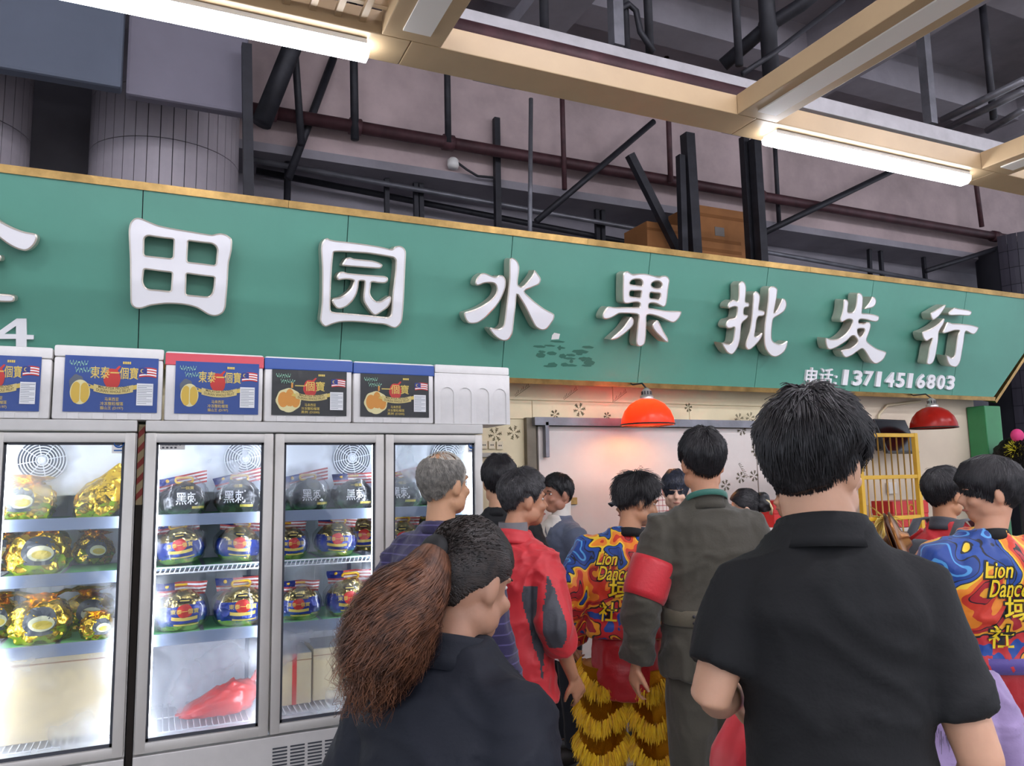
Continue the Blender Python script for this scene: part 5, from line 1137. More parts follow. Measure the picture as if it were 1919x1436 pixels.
# ---------------- woman with the ponytail
rz = ang(34); (x, y), z = spot(876, 976, 1.47, .10, rz)
wm, F = person('woman in a navy jacket with long brown ponytail, head bowed', (x, y), z-.005+.03, rz, head=(-.10, -.32, 0), lean=.10, drop=.03, skin='#b98a70', sh=.95, neck=.048,
   hr=dict(style='long', color='#17120f', seed=3, nst=4400, length=.15, thick=.012, spike=.003, crown=(0, .92, -.25), col2='#3a2f2a'),
   top=dict(mats=m_navy_c, hem=.80, ease=.03, sleeve='long', name='jacket', seed=4, amp=.012, collar=('stand', m_navy_c), flare=.02), legs=dict(m=m_dark))
S_ = F['S']; tie = F['HC']+F['R'] @ Vector((0, -.118, .035)); tiew = tie*S_
MB().ell(tiew, (.030, .026, .032), F['R'], 16, 10).obj('hair_tie', mat('black_elastic', '#0b0b0d', .6), wm, True)
c0 = wm.matrix_basis @ tiew
path = [np.array(place(px, py, dp)) for px, py, dp in ((815, 1066, 1.40), (790, 1090, 1.36), (756, 1135, 1.33), (728, 1190, 1.32), (708, 1240, 1.32), (698, 1275, 1.32))]
path[0] = np.array(Matrix.Translation(wm.location) @ Matrix.Rotation(rz, 4, 'Z') @ tiew)
rad_ = [.026, .052, .074, .080, .068, .04]
Pl = world_to(wm, path)
MB().tube([Vector(p) for p in Pl], [q*.82 for q in rad_], 16).obj('ponytail_core', mat('hair_brown_core', '#3a2318', .6, vary=.3, vscale=30), wm, True)
def catm(P, t):
    k = len(P)-1; u = np.clip(t*k, 0, k-1e-6); i = u.astype(int); f = (u-i)[:, None]; P = np.asarray(P)
    p0, p1, p2, p3 = P[np.maximum(i-1, 0)], P[i], P[np.minimum(i+1, k)], P[np.minimum(i+2, k)]
    return .5*((2*p1)+(-p0+p2)*f+(2*p0-5*p1+4*p2-p3)*f*f+(-p0+3*p1-3*p2+p3)*f**3)
def ponytail(parent, P, rad, n, mt, name, seed, width=.0011, fz=.012):
    rg = np.random.default_rng(seed); seg = 14; a = rg.uniform(0, 2*PI, n); f = np.sqrt(rg.uniform(.35, 1.15, n)); end = rg.uniform(.7, 1.06, n); ax1 = np.array((1, 0, 0.)); 
    ph = rg.uniform(0, 6, (n, 3)); rows = []
    for s_ in range(seg+1):
        t = np.clip(s_/seg*end, 0, 1); C = catm(P, t); C2 = catm(P, np.clip(t+.02, 0, 1)); C1 = catm(P, np.clip(t-.02, 0, 1)); T = C2-C1; T /= np.linalg.norm(T, axis=1)[:, None]+1e-9
        u = np.cross(T, np.array((0, 0, 1.0))); u /= np.linalg.norm(u, axis=1)[:, None]+1e-9; v = np.cross(T, u)
        R_ = np.interp(t, np.linspace(0, 1, len(rad)), rad); wob = fz*t[:, None]*np.sin(ph+9*t[:, None]+s_*.9)
        pos = C+(u*np.cos(a)[:, None]+v*np.sin(a)[:, None])*(R_*f)[:, None]+wob+T*(s_/seg*np.maximum(end-1, 0))[:, None]
        wd = width*(1-.6*s_/seg); sd = u*np.sin(a)[:, None]-v*np.cos(a)[:, None]; rows += [pos-sd*wd, pos+sd*wd]
    A = np.stack(rows, 1).reshape(-1, 3); nr = 2*(seg+1); base = np.arange(n)*nr; Fc = []
    for s_ in range(seg): q = np.stack([base+2*s_, base+2*s_+1, base+2*s_+3, base+2*s_+2], 1); Fc += [tuple(int(z) for z in r) for r in q]
    mb = MB(); mb.v = [tuple(p) for p in A]; mb.f = Fc; mb.m = [0]*len(Fc); return mb.obj(name, mt, parent, True)
ponytail(wm, Pl, rad_, 4400, mat('hair_brown', '#4a2c1e', .5, vary=.35, vscale=40, col2='#85553a'), 'ponytail', 5)

# ---------------- man in the black polo
rz = ang(12); (x, y), z = spot(1530, 738, 1.50, .0, rz)
pm, F = person('broad man in a black polo shirt with short black hair', (x-.005, y), z+.03, rz, drop=.035, lean=.02, head=(D2R(-34), -.02, .05), skin='#cf9f82', sh=.89, girth=.92,
   arms={'l': ((-.215, -.06, 1.175), (-.16, .16, 1.12), {'curl': .5}), 'r': ((.21, -.05, 1.09), (.25, .14, .92), {'curl': .4})}, neck=.062,
   hr=dict(style='short', color=BLK, seed=5, nst=5800, length=.055, thick=.026, spike=.016, col2='#2b282b'),
   top=dict(mats=m_black_c, hem=.84, ease=.03, sleeve='short', name='polo_shirt', seed=6, amp=.006, collar=('polo', m_black_c)), legs=dict(m=m_dark))
p_ = place(1428, 1290, 1.84); rbg = thing('red_bag', 'smooth bulging red bag held before the man in black polo', 'bag', (p_.x, p_.y, p_.z-.31))
vs_, fs = blob(.135, .10, .17, 3, .004, 40, 26, top=.55); MB().add(vs_, fs).obj('bag_body', mat('red_satin', '#d0202e', .4, sheen=.2), rbg, True)
hand_ = (Matrix.Translation(pm.location) @ Matrix.Rotation(rz, 4, 'Z')) @ (Vector((-.15, .255, 1.09))*F['S'])-rbg.location
MB().tube([Vector((0, 0, .28)), Vector((hand_.x*.5, hand_.y*.5, max(.34, hand_.z+.03))), hand_], .009, 8).obj('strap', mat('red_satin', '#d0202e', .4), rbg, True)

# ---------------- man in olive uniform
rz = ang(-2); (x, y), z = spot(1315, 808, 3.16, .0, rz)
om, F = person('man in olive drab uniform with a red armband and belt', (x, y), z, rz, skin='#c8906f', sh=.99, girth=1.05, arms={'l': ((-.265, -.05, 1.11), (-.285, .03, .86), {'curl': .35})},
   hr=dict(style='short', color=BLK, seed=8, nst=4200, length=.05, thick=.020, spike=.010),
   top=dict(mats=m_olive, hem=.82, ease=.036, sleeve='long', name='uniform_jacket', seed=9, amp=.011, collar=('stand', m_olive), flare=.012), legs=dict(m=m_olive, wide=.012))
S_ = F['S']
MB().ring_loft([(1.015*S_, 0, 0, .189*S_, .143*S_), (1.02*S_, 0, 0, .193*S_, .147*S_), (1.068*S_, 0, 0, .190*S_, .145*S_), (1.073*S_, 0, 0, .186*S_, .141*S_)], 36, 2.5).obj('belt', cloth('olive_belt', '#57503f', .7), om, True)
st_ = MB()
for xx in (-.1, -.02, .06, .14):
    for zz in (1.032, 1.055): st_.ell(Vector((xx, -.138-.004*(abs(xx) < .08), zz))*S_, (.006, .006, .006), None, 8, 6)
st_.obj('belt_studs', m_steel_d, om, True)
E_ = Vector(F['arms']['l'][0]); s0 = Vector((-.166*1.03, -.01, 1.345))
MB().tube([s0.lerp(E_, .42)*S_, s0.lerp(E_, .5)*S_, s0.lerp(E_, .9)*S_, s0.lerp(E_, 1.0)*S_], [.089, .091, .088, .083], 20).obj('armband', cloth('red_satin_band', '#c0202b', .45), om, True)
ln_ = MB(); nb = F['nb']; ln_.tube([(nb+Vector((.078*math.cos(a), .075*math.sin(a)-.006, .022-.03*math.sin(a))))*S_ for a in np.linspace(-PI, 0, 18)], [(.012, .003)]*18, 8, axes=(0, 0, 1)); ln_.obj('lanyard', cloth('green_lanyard', '#2f6b5c', .5), om, True)

# ---------------- man in red jacket
rz = ang(32); (x, y), z = spot(962, 884, 3.26, .07, rz)
def fn_red(c):
    zc = c[:, 2]; w_ = np.clip((zc-.84)/.36, 0, 1)*.055*(zc < 1.23); return ((c[:, 0] > .10) & (c[:, 0] < .19) & (np.abs(c[:, 1]+.045) < w_) | (c[:, 0] > .225) & (c[:, 1] < -.055) & (zc > 1.0) & (zc < 1.3)).astype(int)
rm, F = person('man in a red windbreaker with charcoal panels and grey jeans', (x, y), z, rz, head=(D2R(-34), -.06, 0), lean=.08, lat=.04, skin='#b27e60', sh=1.0, girth=1.02, arms={'r': ((.245, -.03, 1.11), (.255, .10, .89), {'curl': .35})},
   hr=dict(style='short', color='#1a191b', seed=11, nst=4200, length=.035, thick=.016, spike=.012, col2='#4a484a'),
   top=dict(mats=[m_redj, m_grey_in], hem=.80, ease=.042, sleeve='34', name='windbreaker', seed=12, vox=.0075, amp=.012, collar=('polo', m_redj), flare=.02, fn=fn_red), legs=dict(m=m_char))
S_ = F['S']; 
cb_ = MB().lathe([(.060, .0), (.062, .055)], (.016*S_, .038*S_, 1.462*S_), 24); cb_.obj('inner_collar', cloth('grey_knit', '#77777a', .8), rm, True)

# ---------------- old man in striped sweater
m_swt = cloth('navy_purple_knit', '#241d45', .85, bscale=140)
N, L, b = nodes(m_swt)
tc = N.new('ShaderNodeTexCoord'); wv_ = N.new('ShaderNodeTexWave'); wv_.wave_type = 'BANDS'; wv_.bands_direction = 'Z'; wv_.inputs['Scale'].default_value = 9; wv_.inputs['Distortion'].default_value = 1.5; wv_.inputs['Detail Scale'].default_value = .6
cr_ = N.new('ShaderNodeValToRGB'); cr_.color_ramp.elements[0].position = .93; cr_.color_ramp.elements[0].color = (*srgb('#231c42'), 1); cr_.color_ramp.elements[1].position = .99; cr_.color_ramp.elements[1].color = (*srgb('#4b4470'), 1)
L.new(tc.outputs['Object'], wv_.inputs['Vector']); L.new(wv_.outputs['Fac'], cr_.inputs['Fac']); L.new(cr_.outputs['Color'], b.inputs['Base Color'])
rz = ang(38); (x, y), z = spot(828, 850, 2.86, .0, rz)
gr_d = lambda d: np.where(d[:, 2] > .72, .35, 1.0)
gm, F = person('older man with balding grey hair in a navy striped sweater', (x, y), z+.01, rz, head=(D2R(-2), .02, 0), skin='#b88a68', sh=1.05, girth=1.08, arms={'l': ((-.29, -.07, 1.14), (-.29, .06, .92), None)},
   hr=dict(style='bald', color='#65615b', seed=14, nst=3600, length=.035, thick=.008, spike=.008, col2='#8f8a81'),
   top=dict(mats=m_swt, hem=.80, ease=.036, name='sweater', seed=15, amp=.011, collar=('crew', m_swt)), legs=dict(m=m_dark))
hair(gm, F['R'], F['HC']*F['S'], F['S'], 'short', '#9a9488', seed=18, nst=800, length=.05, thick=-.004, spike=.003, name='thin_top_hair', col2='#bdb7ab')

# ---------------- man in black tee
rz = ang(2); (x, y), z = spot(934, 858, 4.0, .0, rz)
person('slim man in a plain black tee with thick black hair', (x, y), z, rz, head=(.1, -.05, 0), skin='#c0906f', sh=1.0,
   hr=dict(style='mop', color=BLK, seed=17, nst=4200, length=.07, thick=.022, spike=.012),
   top=dict(mats=m_black_c, hem=.82, ease=.03, sleeve='short', name='tee_shirt', seed=18, amp=.01, collar=('crew', m_black_c)), legs=dict(m=cloth('black_jeans', '#1e2026', .8)))

# ---------------- man in suit
rz = ang(-112); (x, y), z = spot(1047, 890, 4.72, .0, rz)
def fn_suit(c): return ((c[:, 1] > .03) & (np.abs(c[:, 0]) < np.clip(.03+.16*(c[:, 2]-1.02), 0, .085)) & (c[:, 2] > 1.0)).astype(int)
sm_, F = person('man in a slate grey suit jacket over a white turtleneck', (x, y), z, rz, head=(.15, -.05, 0), skin='#b07a62', sh=1.06, girth=1.08,
   hr=dict(style='short', color='#141316', seed=21, nst=2600, length=.04, thick=.014, spike=.008),
   top=dict(mats=[m_suit, m_white_k], hem=.80, ease=.036, name='suit_jacket', seed=22, amp=.006, collar=('turtle', m_white_k), fn=fn_suit), legs=dict(m=m_dark))
lap = MB(); S_ = F['S']
for sx in (-1, 1): lap.add([Vector((sx*q[0], q[1], q[2]))*S_ for q in ((.05, .125, 1.42), (.085, .13, 1.36), (.075, .148, 1.22), (.028, .150, 1.04), (.02, .147, 1.04), (.062, .146, 1.25))], [(0, 1, 2, 5), (5, 2, 3, 4)])
lap.obj('lapels', m_suit, sm_)

# ---------------- lion dancers
def dance_mat():
    m = cloth('flame_print_jersey', '#1d4fa0', .5, bump=.1); N, L, b = nodes(m)
    tc = N.new('ShaderNodeTexCoord'); n = N.new('ShaderNodeTexNoise'); n.inputs['Scale'].default_value = 3.0; n.inputs['Detail'].default_value = 1.2; n.inputs['Distortion'].default_value = 2.6
    sp = N.new('ShaderNodeSeparateXYZ'); mr = N.new('ShaderNodeMapRange'); mr.inputs[1].default_value = 1.42; mr.inputs[2].default_value = .98; mr.inputs[3].default_value = -.10; mr.inputs[4].default_value = .24
    ax_ = N.new('ShaderNodeMath'); ax_.operation = 'ABSOLUTE'; mx = N.new('ShaderNodeMapRange'); mx.inputs[1].default_value = .08; mx.inputs[2].default_value = .24; mx.inputs[3].default_value = .07; mx.inputs[4].default_value = -.16
    ad = N.new('ShaderNodeMath'); ad.operation = 'ADD'; ad2 = N.new('ShaderNodeMath'); ad2.operation = 'ADD'; r = N.new('ShaderNodeValToRGB')
    L.new(tc.outputs['Object'], n.inputs['Vector']); L.new(tc.outputs['Object'], sp.inputs[0]); L.new(sp.outputs['Z'], mr.inputs[0]); L.new(sp.outputs['X'], ax_.inputs[0]); L.new(ax_.outputs[0], mx.inputs[0])
    L.new(n.outputs['Fac'], ad.inputs[0]); L.new(mr.outputs[0], ad.inputs[1]); L.new(ad.outputs[0], ad2.inputs[0]); L.new(mx.outputs[0], ad2.inputs[1]); L.new(ad2.outputs[0], r.inputs[0]); L.new(r.outputs['Color'], b.inputs['Base Color'])
    cr = r.color_ramp; cr.interpolation = 'CONSTANT'
    stops = [(0, '#17408f'), (.30, '#4f9bd6'), (.335, '#16408c'), (.40, '#0e1020'), (.415, '#1a4a9e'), (.47, '#11131c'), (.485, '#f2c92c'), (.515, '#ef8a1f'), (.56, '#d3361f'), (.61, '#14121a'), (.625, '#b01c26'), (.68, '#f0a326'), (.72, '#18161d'), (.74, '#c8242a'), (.80, '#1a4a9e')]
    while len(cr.elements) > 1: cr.elements.remove(cr.elements[-1])
    cr.elements[0].position = 0; cr.elements[0].color = (*srgb(stops[0][1]), 1)
    for p, c in stops[1:]: e = cr.elements.new(p); e.color = (*srgb(c), 1)
    return m
m_jersey = dance_mat(); m_sash = cloth('red_satin_sash', '#b3161f', .4); m_seq = foil('gold_sequins', '#c98a1e', .3, 120, .8); m_fur = mat('yellow_fur', '#ffc81a', .7, vary=.15, vscale=30, sheen=.3); m_yk = mat('yellow_script', '#f2d21c', .5); m_bk = mat('black_outline', '#15130f', .5)
def back_print(r, shirt, S, items):
    me = shirt.data; bvh = BVHTree.FromPolygons([v.co for v in me.vertices], [tuple(p.vertices) for p in me.polygons])
    def put(geo, off, mb):
        v, f_ = geo; out = []
        for x, z in v:
            h, nn, i, d = bvh.ray_cast(Vector((x, -.6, z)), Vector((0, 1, 0))); out.append((x, (h.y if h else -.12)-off, z))
        mb.add(out, f_)
    bmesh_ = MB(); ymesh = MB()
    for s_, x0, z0, w_, h_, slant in items:
        g = text2(s_, x0, z0, h_, w_,  .012); g = ([((x+(z-z0)*slant), z) for x, z in g[0]], g[1])
        g2 = text2(s_, x0-.006, z0-.006, h_+.012, w_+.012, .05); g2 = ([((x+(z-z0)*slant), z) for x, z in g2[0]], g2[1])
        put(g2, .004, bmesh_); put(g, .006, ymesh)
    bmesh_.obj('script_outline', m_bk, shirt); ymesh.obj('script_print', m_yk, shirt)
def lion_legs(r, F, seed):
    S = F['S']; mb = MB().ring_loft([(.70, 0, 0, .155, .125), (.80, 0, 0, .17, .13), (.92, 0, 0, .165, .125), (1.03, 0, 0, .15, .11)], 24); me = remesh(mb, .012, 4); wrinkle(me, .012, seed); set_co(me, get_co(me)*S); fin(me, 'red_sash', m_sash, r)
    for sx in (-1, 1):
        P = [(sx*.11, 0, .84), (sx*.125, .005, .62), (sx*.135, .01, .36), (sx*.135, 0, .06)]; R_ = [.105, .112, .112, .10]
        lg = MB().tube([Vector(p)*S for p in P], [q*S for q in R_], 24).obj('sequin_leg', m_seq, r, True)
        for k, zc in enumerate((.80, .64, .48, .32, .16)):
            n = 1150; a = np.random.default_rng(seed*10+k).uniform(0, 2*PI, n); jit = np.random.default_rng(seed*20+k).normal(0, .010, n)
            cx = np.interp(zc, [.06, .36, .62, .84], [sx*.135, sx*.135, sx*.125, sx*.11]); rr = .108
            roots = np.stack([cx+rr*np.cos(a), .005+rr*np.sin(a), zc-.045*np.abs(np.sin(a))+.04*np.abs(np.cos(a))+jit], 1)*S; dirs = np.stack([np.cos(a)*1.0, np.sin(a)*1.0, np.full(n, -.5)], 1)
            strands(roots, dirs, .062, .0042, m_fur, 'fur_fringe', lg, 4, 1.6, .12, seed+k)
        s_ = MB().ell(Vector((sx*.13, .05, .05))*S, (.05*S, .13*S, .05*S), None, 16, 10); s_.v = [(x, y, max(z, 0)) for x, y, z in s_.v]; s_.obj('shoe', mat('shoe_yellow', '#d8a91c', .6), r, True)
rz = ang(16); (x, y), z = spot(1166, 893, 3.62, .05, rz)
d1_, F = person('lion dancer with curly black hair holding a white phone', (x, y), z+.01, rz, head=(D2R(-60), -.3, 0), lean=.05, lat=.07, drop=.01, skin='#c48f6c', sh=1.0, girth=1.04, arms={'l': ((-.27, -.07, 1.13), (-.27, .04, .94), {'curl': .5}), 'r': ((.27, -.02, 1.13), (.22, .16, 1.0), None)},
   hr=dict(style='short', color=BLK, seed=24, nst=3600, length=.065, thick=.022, spike=.03), top=dict(mats=m_jersey, hem=.98, ease=.05, name='flame_jersey', seed=25, amp=.010, collar=('crew', m_black_c), arm=1.12))
shirt = [c for c in d1_.children if c.name.startswith('flame_jersey')][0]
back_print(d1_, shirt, F['S'], [('Lion', -.105, 1.255, .09, .055, .25), ('Dance', -.10, 1.19, .14, .06, .25), ('域', -.055, 1.105, .11, .095, .12), ('社', -.105, 1.01, .085, .085, .12), ('團', .02, .985, .07, .075, 0)])
lion_legs(d1_, F, 3)
hw = Vector((-.27, .04, .94))*F['S']
ph = thing('mobile_phone', 'white mobile phone held low by the curly haired lion dancer', 'phone', (Matrix.Translation(d1_.location) @ Matrix.Rotation(rz, 4, 'Z')) @ Vector((-.305, -.0, .87)), rz+.3)
ph.rotation_euler = (.2, .35, rz+.2)
MB().rbox((-.036, -.004, -.073), (.036, .004, .073), .003).obj('phone_case', mat('phone_white', '#e6e2e0', .3), ph)
cm_ = MB(); cm_.tube([(-.018, -.0045, .052), (-.018, -.007, .052)], .008, 14); cm_.tube([(-.018, -.0045, .03), (-.018, -.007, .03)], .008, 14); cm_.obj('camera_lens', m_blk, ph)

rz = ang(2); (x, y), z = spot(1826, 864, 2.87, .0, rz)
d2_, F = person('lion dancer in flame jersey facing a man in red, holding cymbals', (x, y), z, rz, head=(D2R(74), -.08, 0), lat=.055, skin='#c59072', sh=.93, girth=1.0, arms={'l': ((-.215, .06, 1.12), (-.16, .19, 1.28), {'curl': .55, 'n': Vector((.6, .2, .3))}), 'r': ((.27, .0, 1.13), (.2, .2, 1.05), None)},
   hr=dict(style='mop', color=BLK, seed=28, nst=4600, length=.08, thick=.024, spike=.006, fringe=.4), top=dict(mats=m_jersey, hem=.98, ease=.05, name='flame_jersey', seed=27, amp=.010, collar=('crew', m_black_c), arm=1.12))
shirt = [c for c in d2_.children if c.name.startswith('flame_jersey')][0]
back_print(d2_, shirt, F['S'], [('Lion', -.08, 1.27, .09, .055, .25), ('Dance', -.075, 1.205, .13, .06, .25), ('域', -.03, 1.125, .10, .085, .12), ('社', -.085, 1.03, .085, .08, .12)])
lion_legs(d2_, F, 5)
S_ = F['S']; MB().ring_loft([(.975*S_, 0, 0, .19*S_, .15*S_), (1.01*S_, 0, 0, .195*S_, .155*S_), (1.03*S_, 0, 0, .188*S_, .15*S_)], 30).obj('waist_band', cloth('purple_band', '#5a4a96', .5), d2_, True)
# brass cymbals in the dancer's hands
for k in range(2):
    M_ = Matrix.Rotation(.75, 3, 'Z') @ Matrix.Rotation(-.5, 3, 'Y') @ Matrix.Rotation(1.25, 3, 'X'); sg = 1-2*k
    p_ = (Matrix.Translation(d2_.location) @ Matrix.Rotation(rz, 4, 'Z')) @ (Vector((-.155, .36, 1.40))*F['S'])+M_ @ Vector((0, 0, .016*sg))
    c = thing('brass_cymbal', ('brass cymbal held next to the man in red jacket', 'brass cymbal held closest to the flame jersey dancer')[k], 'cymbal', p_, 0, 'brass cymbals'); c.rotation_euler = (M_ @ Matrix.Rotation(PI*k, 3, 'X')).to_euler()
    MB().lathe([(.0, .035), (.025, .034), (.04, .012), (.09, .004), (.125, -.006), (.125, -.008), (.09, .001), (.038, .009), (.024, .031), (0, .032)], n=36).obj('cymbal_disc', mat('brass', '#8a5a2c', .28, .9, bump=.2, bscale=25), c, True)
    MB().tube([(0, 0, .034), (.01, .01, .07), (.0, .03, .09)], .008, 8).obj('cloth_grip', m_sash, c, True)

# ---------------- man in red with the backpack
rz = ang(55); (x, y), z = spot(1765, 882, 3.75, .0, rz)
rr_, F = person('man in a red jacket with a charcoal collar talking to a dancer', (x, y), z, rz, head=(D2R(-12), -.05, 0), skin='#b9835f', sh=1.02, girth=1.0,
   hr=dict(style='short', color=BLK, seed=31, nst=3800, length=.06, thick=.024, spike=.012), top=dict(mats=m_redj, hem=.82, ease=.036, name='red_jacket', seed=32, amp=.011, collar=('stand', m_grey_in)), legs=dict(m=m_dark))
bp_ = thing('backpack', 'dark grey backpack on the back of the man in red', 'backpack', (Matrix.Translation(rr_.location) @ Matrix.Rotation(rz, 4, 'Z')) @ Vector((0, -.245, .92)), rz)
vs_, fs = blob(.15, .075, .22, 4, .010, 40, 30); MB().add(vs_, fs).obj('pack_body', cloth('dark_grey_nylon', '#3a3c42', .6), bp_, True)
for sx in (-1, 1): MB().tube([Vector((sx*.10, .06, .38)), Vector((sx*.10, .17, .488)), Vector((sx*.10, .28, .492)), Vector((sx*.115, .40, .36)), Vector((sx*.20, .40, .2)), Vector((sx*.205, .22, .1)), Vector((sx*.12, .07, .06))], [(.024, .006)]*7, 8, axes=(1, 0, 0)).obj('shoulder_strap', cloth('dark_grey_nylon', '#3a3c42', .6), bp_, True)

# ---------------- people near the stall wall
rz = ang(-100); (x, y), z = spot(1192, 904, 4.25, .0, rz)
cp, F = person('man in a navy peaked cap half hidden behind the curly haired dancer', (x, y), z-.01, rz, skin='#b8866a', hr=dict(style='short', color=BLK, seed=33, nst=900, length=.03, thick=.008, spike=.004), top=dict(mats=m_dark, hem=.84, ease=.03, name='jacket', seed=34, vox=.012), legs=dict(m=m_dark), vox=.008)
H_ = lambda p: (F['HC']+F['R'] @ Vector(p))*F['S']
cap = MB(); prof = [(.0, .13), (.04, .126), (.075, .105), (.093, .065), (.096, .03)]; cap.lathe([(a, b) for a, b in prof], n=28); cap.v = [tuple(H_((x*.92, y*1.15-.01, z))) for x, y, z in cap.v]
co_ = cap.obj('cap', cloth('navy_cap', '#2a3242', .7), cp, True)
vz = MB(); g = grid_sheet(lambda u, v: H_((math.sin((u-.5)*2.2)*.085, .085+.075*v*math.cos((u-.5)*2.2), .035-.02*v-.10*(u-.5)**2)), 12, 4); vz.add(*g); g = grid_sheet(lambda u, v: H_((math.sin((u-.5)*2.2)*.085, .085+.075*v*math.cos((u-.5)*2.2), .031-.02*v-.10*(u-.5)**2)), 12, 4); vz.add(*g); vz.obj('visor', cloth('navy_cap', '#2a3242', .7), co_, True)
rz = ang(-150); (x, y), z = spot(1266, 884, 4.75, .0, rz)
person('young woman with a straight black fringe standing at the stall wall', (x, y), z, rz, head=(.35, -.15, 0), skin='#e0b49c', sh=.9, girth=.9, hr=dict(style='mop', color='#101118', seed=36, nst=3600, length=.12, thick=.02, spike=.004, col2='#34384a', fringe=.2), top=dict(mats=m_dark, hem=.82, ease=.025, name='blouse', seed=37, vox=.012), legs=dict(m=m_dark), vox=.007)
rz = ang(-72); (x, y), z = spot(1398, 919, 4.75, .0, rz)
bn, F = person('woman with black hair gathered in a bun by a pale clip', (x, y), z, rz, head=(.1, -.1, 0), skin='#d3a488', sh=.9, girth=.95, hr=dict(style='long', color=BLK, seed=39, nst=3200, length=.12, thick=.014, spike=.004, crown=(0, .95, -.1)), top=dict(mats=m_black_c, hem=.82, ease=.025, name='black_top', seed=40, vox=.012, collar=('stand', m_black_c)), legs=dict(m=m_dark), vox=.007)
H_ = lambda p: (F['HC']+F['R'] @ Vector(p))*F['S']
hb = MB(); vs_, fs = blob(.055, .05, .07, 6, .02, 28, 18); hb.add([H_((v.x, v.y-.12, v.z-.04)) for v in vs_], fs); bo = hb.obj('hair_bun', mat('hair_0d0d10', BLK, .42), bn, True)
cl_ = MB(); cl_.tube([H_((.02, -.11, .06)), H_((.045, -.16, .03)), H_((.05, -.175, -.02)), H_((.03, -.165, -.06))], .007, 8); cl_.tube([H_((-.02, -.11, .06)), H_((-.045, -.16, .03)), H_((-.05, -.175, -.02)), H_((-.03, -.165, -.06))], .007, 8); cl_.tube([H_((-.03, -.11, .06)), H_((.03, -.11, .06))], .006, 8); cl_.obj('hair_clip', mat('cream_plastic', '#d9c795', .35), bn, True)
rz = ang(-85); (x, y), z = spot(1490, 893, 4.1, .0, rz)
person('dark haired person mostly hidden behind the head of the man in polo', (x, y), z, rz, skin='#c99676', hr=dict(style='mop', color=BLK, seed=42, nst=1800, length=.06, thick=.02, spike=.006), top=dict(mats=m_dark, hem=.84, ease=.03, name='jacket', seed=43, vox=.012), legs=dict(m=m_dark), vox=.008)
rz = ang(5); (x, y), z = spot(1732, 1092, 2.2, .0, rz)
ch, F = person('child with long brown hair in lavender top behind the man in polo', (x, y), z, rz, skin='#d6a98d', sh=1.0, girth=1.05, hr=dict(style='long', color='#241a17', seed=45, nst=2600, length=.1, thick=.016, spike=.004), top=dict(mats=m_lav, hem=.78, ease=.045, name='lavender_top', seed=46, amp=.013, flare=.03), legs=dict(m=cloth('white_trouser', '#d8d4d2', .8)), vox=.008)
Hc = F['HC']*F['S']; rg = np.random.default_rng(4); n = 2600; a = rg.uniform(PI*.95, PI*2.05, n); roots = np.stack([Hc.x+.085*np.cos(a), Hc.y+.09*np.sin(a), Hc.z+rg.uniform(-.04, .06, n)], 1); strands(roots, np.stack([np.cos(a)*.15, np.sin(a)*.15-.1, -np.ones(n)*1.4], 1), .25, .002, mat('hair_241a17', '#241a17', .45), 'long_hair', ch, 8, .3, .015, 6)
# ================================================================== LAMPS AND OBJECTS UNDER THE SIGN
def translucent_red(name, e=0):
    m = bpy.data.materials.new(name); m.use_nodes = True; nt = m.node_tree; N, L = nt.nodes, nt.links; b = N['Principled BSDF']
    b.inputs['Base Color'].default_value = (*srgb('#b02a22'), 1); b.inputs['Roughness'].default_value = .25
    t = N.new('ShaderNodeBsdfTranslucent'); t.inputs[0].default_value = (.95, .22, .12, 1); mx = N.new('ShaderNodeMixShader'); mx.inputs[0].default_value = .55
    L.new(b.outputs[0], mx.inputs[1]); L.new(t.outputs[0], mx.inputs[2]); L.new(mx.outputs[0], N['Material Output'].inputs[0]); return m
m_shade = translucent_red('red_glass_shade')
def heat_lamp(px, py, label, lit, sc=1):
    c = onY(px, py, 4.5); r = thing('heat_lamp', label, 'lamp', (c.x, 4.5, c.z)); k = .185*sc
    pr = [(k, 0), (k*1.0, .015), (k*.97, .05), (k*.86, .10), (k*.66, .145), (k*.42, .172), (k*.26, .182)]; inn = [(a-.004, b-.002) for a, b in pr][::-1]
    MB().lathe(pr+inn, n=40).obj('shade', m_shade, r, True); MB().torus((0, 0, .004), k, .006, 'Z', 40, 8).obj('rim', mat('dark_rim', '#3a2c28', .4, .5), r, True)
    MB().lathe([(k*.26, .18), (.05, .185), (.046, .205), (.032, .21), (.032, .245), (.024, .25), (.012, .262), (0, .262)], n=24).obj('socket_cap', mat('bright_metal', '#c9c4bd', .3, .7), r, True)
    vn = MB()
    for j in range(10): a = 2*PI*j/10; vn.box((.0325*math.cos(a)-.003, .0325*math.sin(a)-.003, .214), (.0325*math.cos(a)+.003, .0325*math.sin(a)+.003, .238))
    vn.obj('vent_slots', m_steel_d, r)
    bu = MB().lathe([(0, .035), (.03, .04), (.052, .065), (.05, .09), (.03, .12), (.02, .16)], n=20)
    bu.obj('bulb', emis('warm_bulb', '#ffb070', 60.0) if lit else mat('unlit_bulb', '#c9b7a5', .3), r, True)
    MB().tube([(0, 0, .26), (0, .05, .30), (0, .17, 2.30-c.z), (0, .2, 2.315-c.z)], .006, 8).obj('cord', m_steel_d, r, True)
    return r
heat_lamp(1214, 797, 'lit red glass heat lamp hanging under the sign', True)
heat_lamp(1750, 803, 'unlit red glass heat lamp hanging before the beige wall', False)
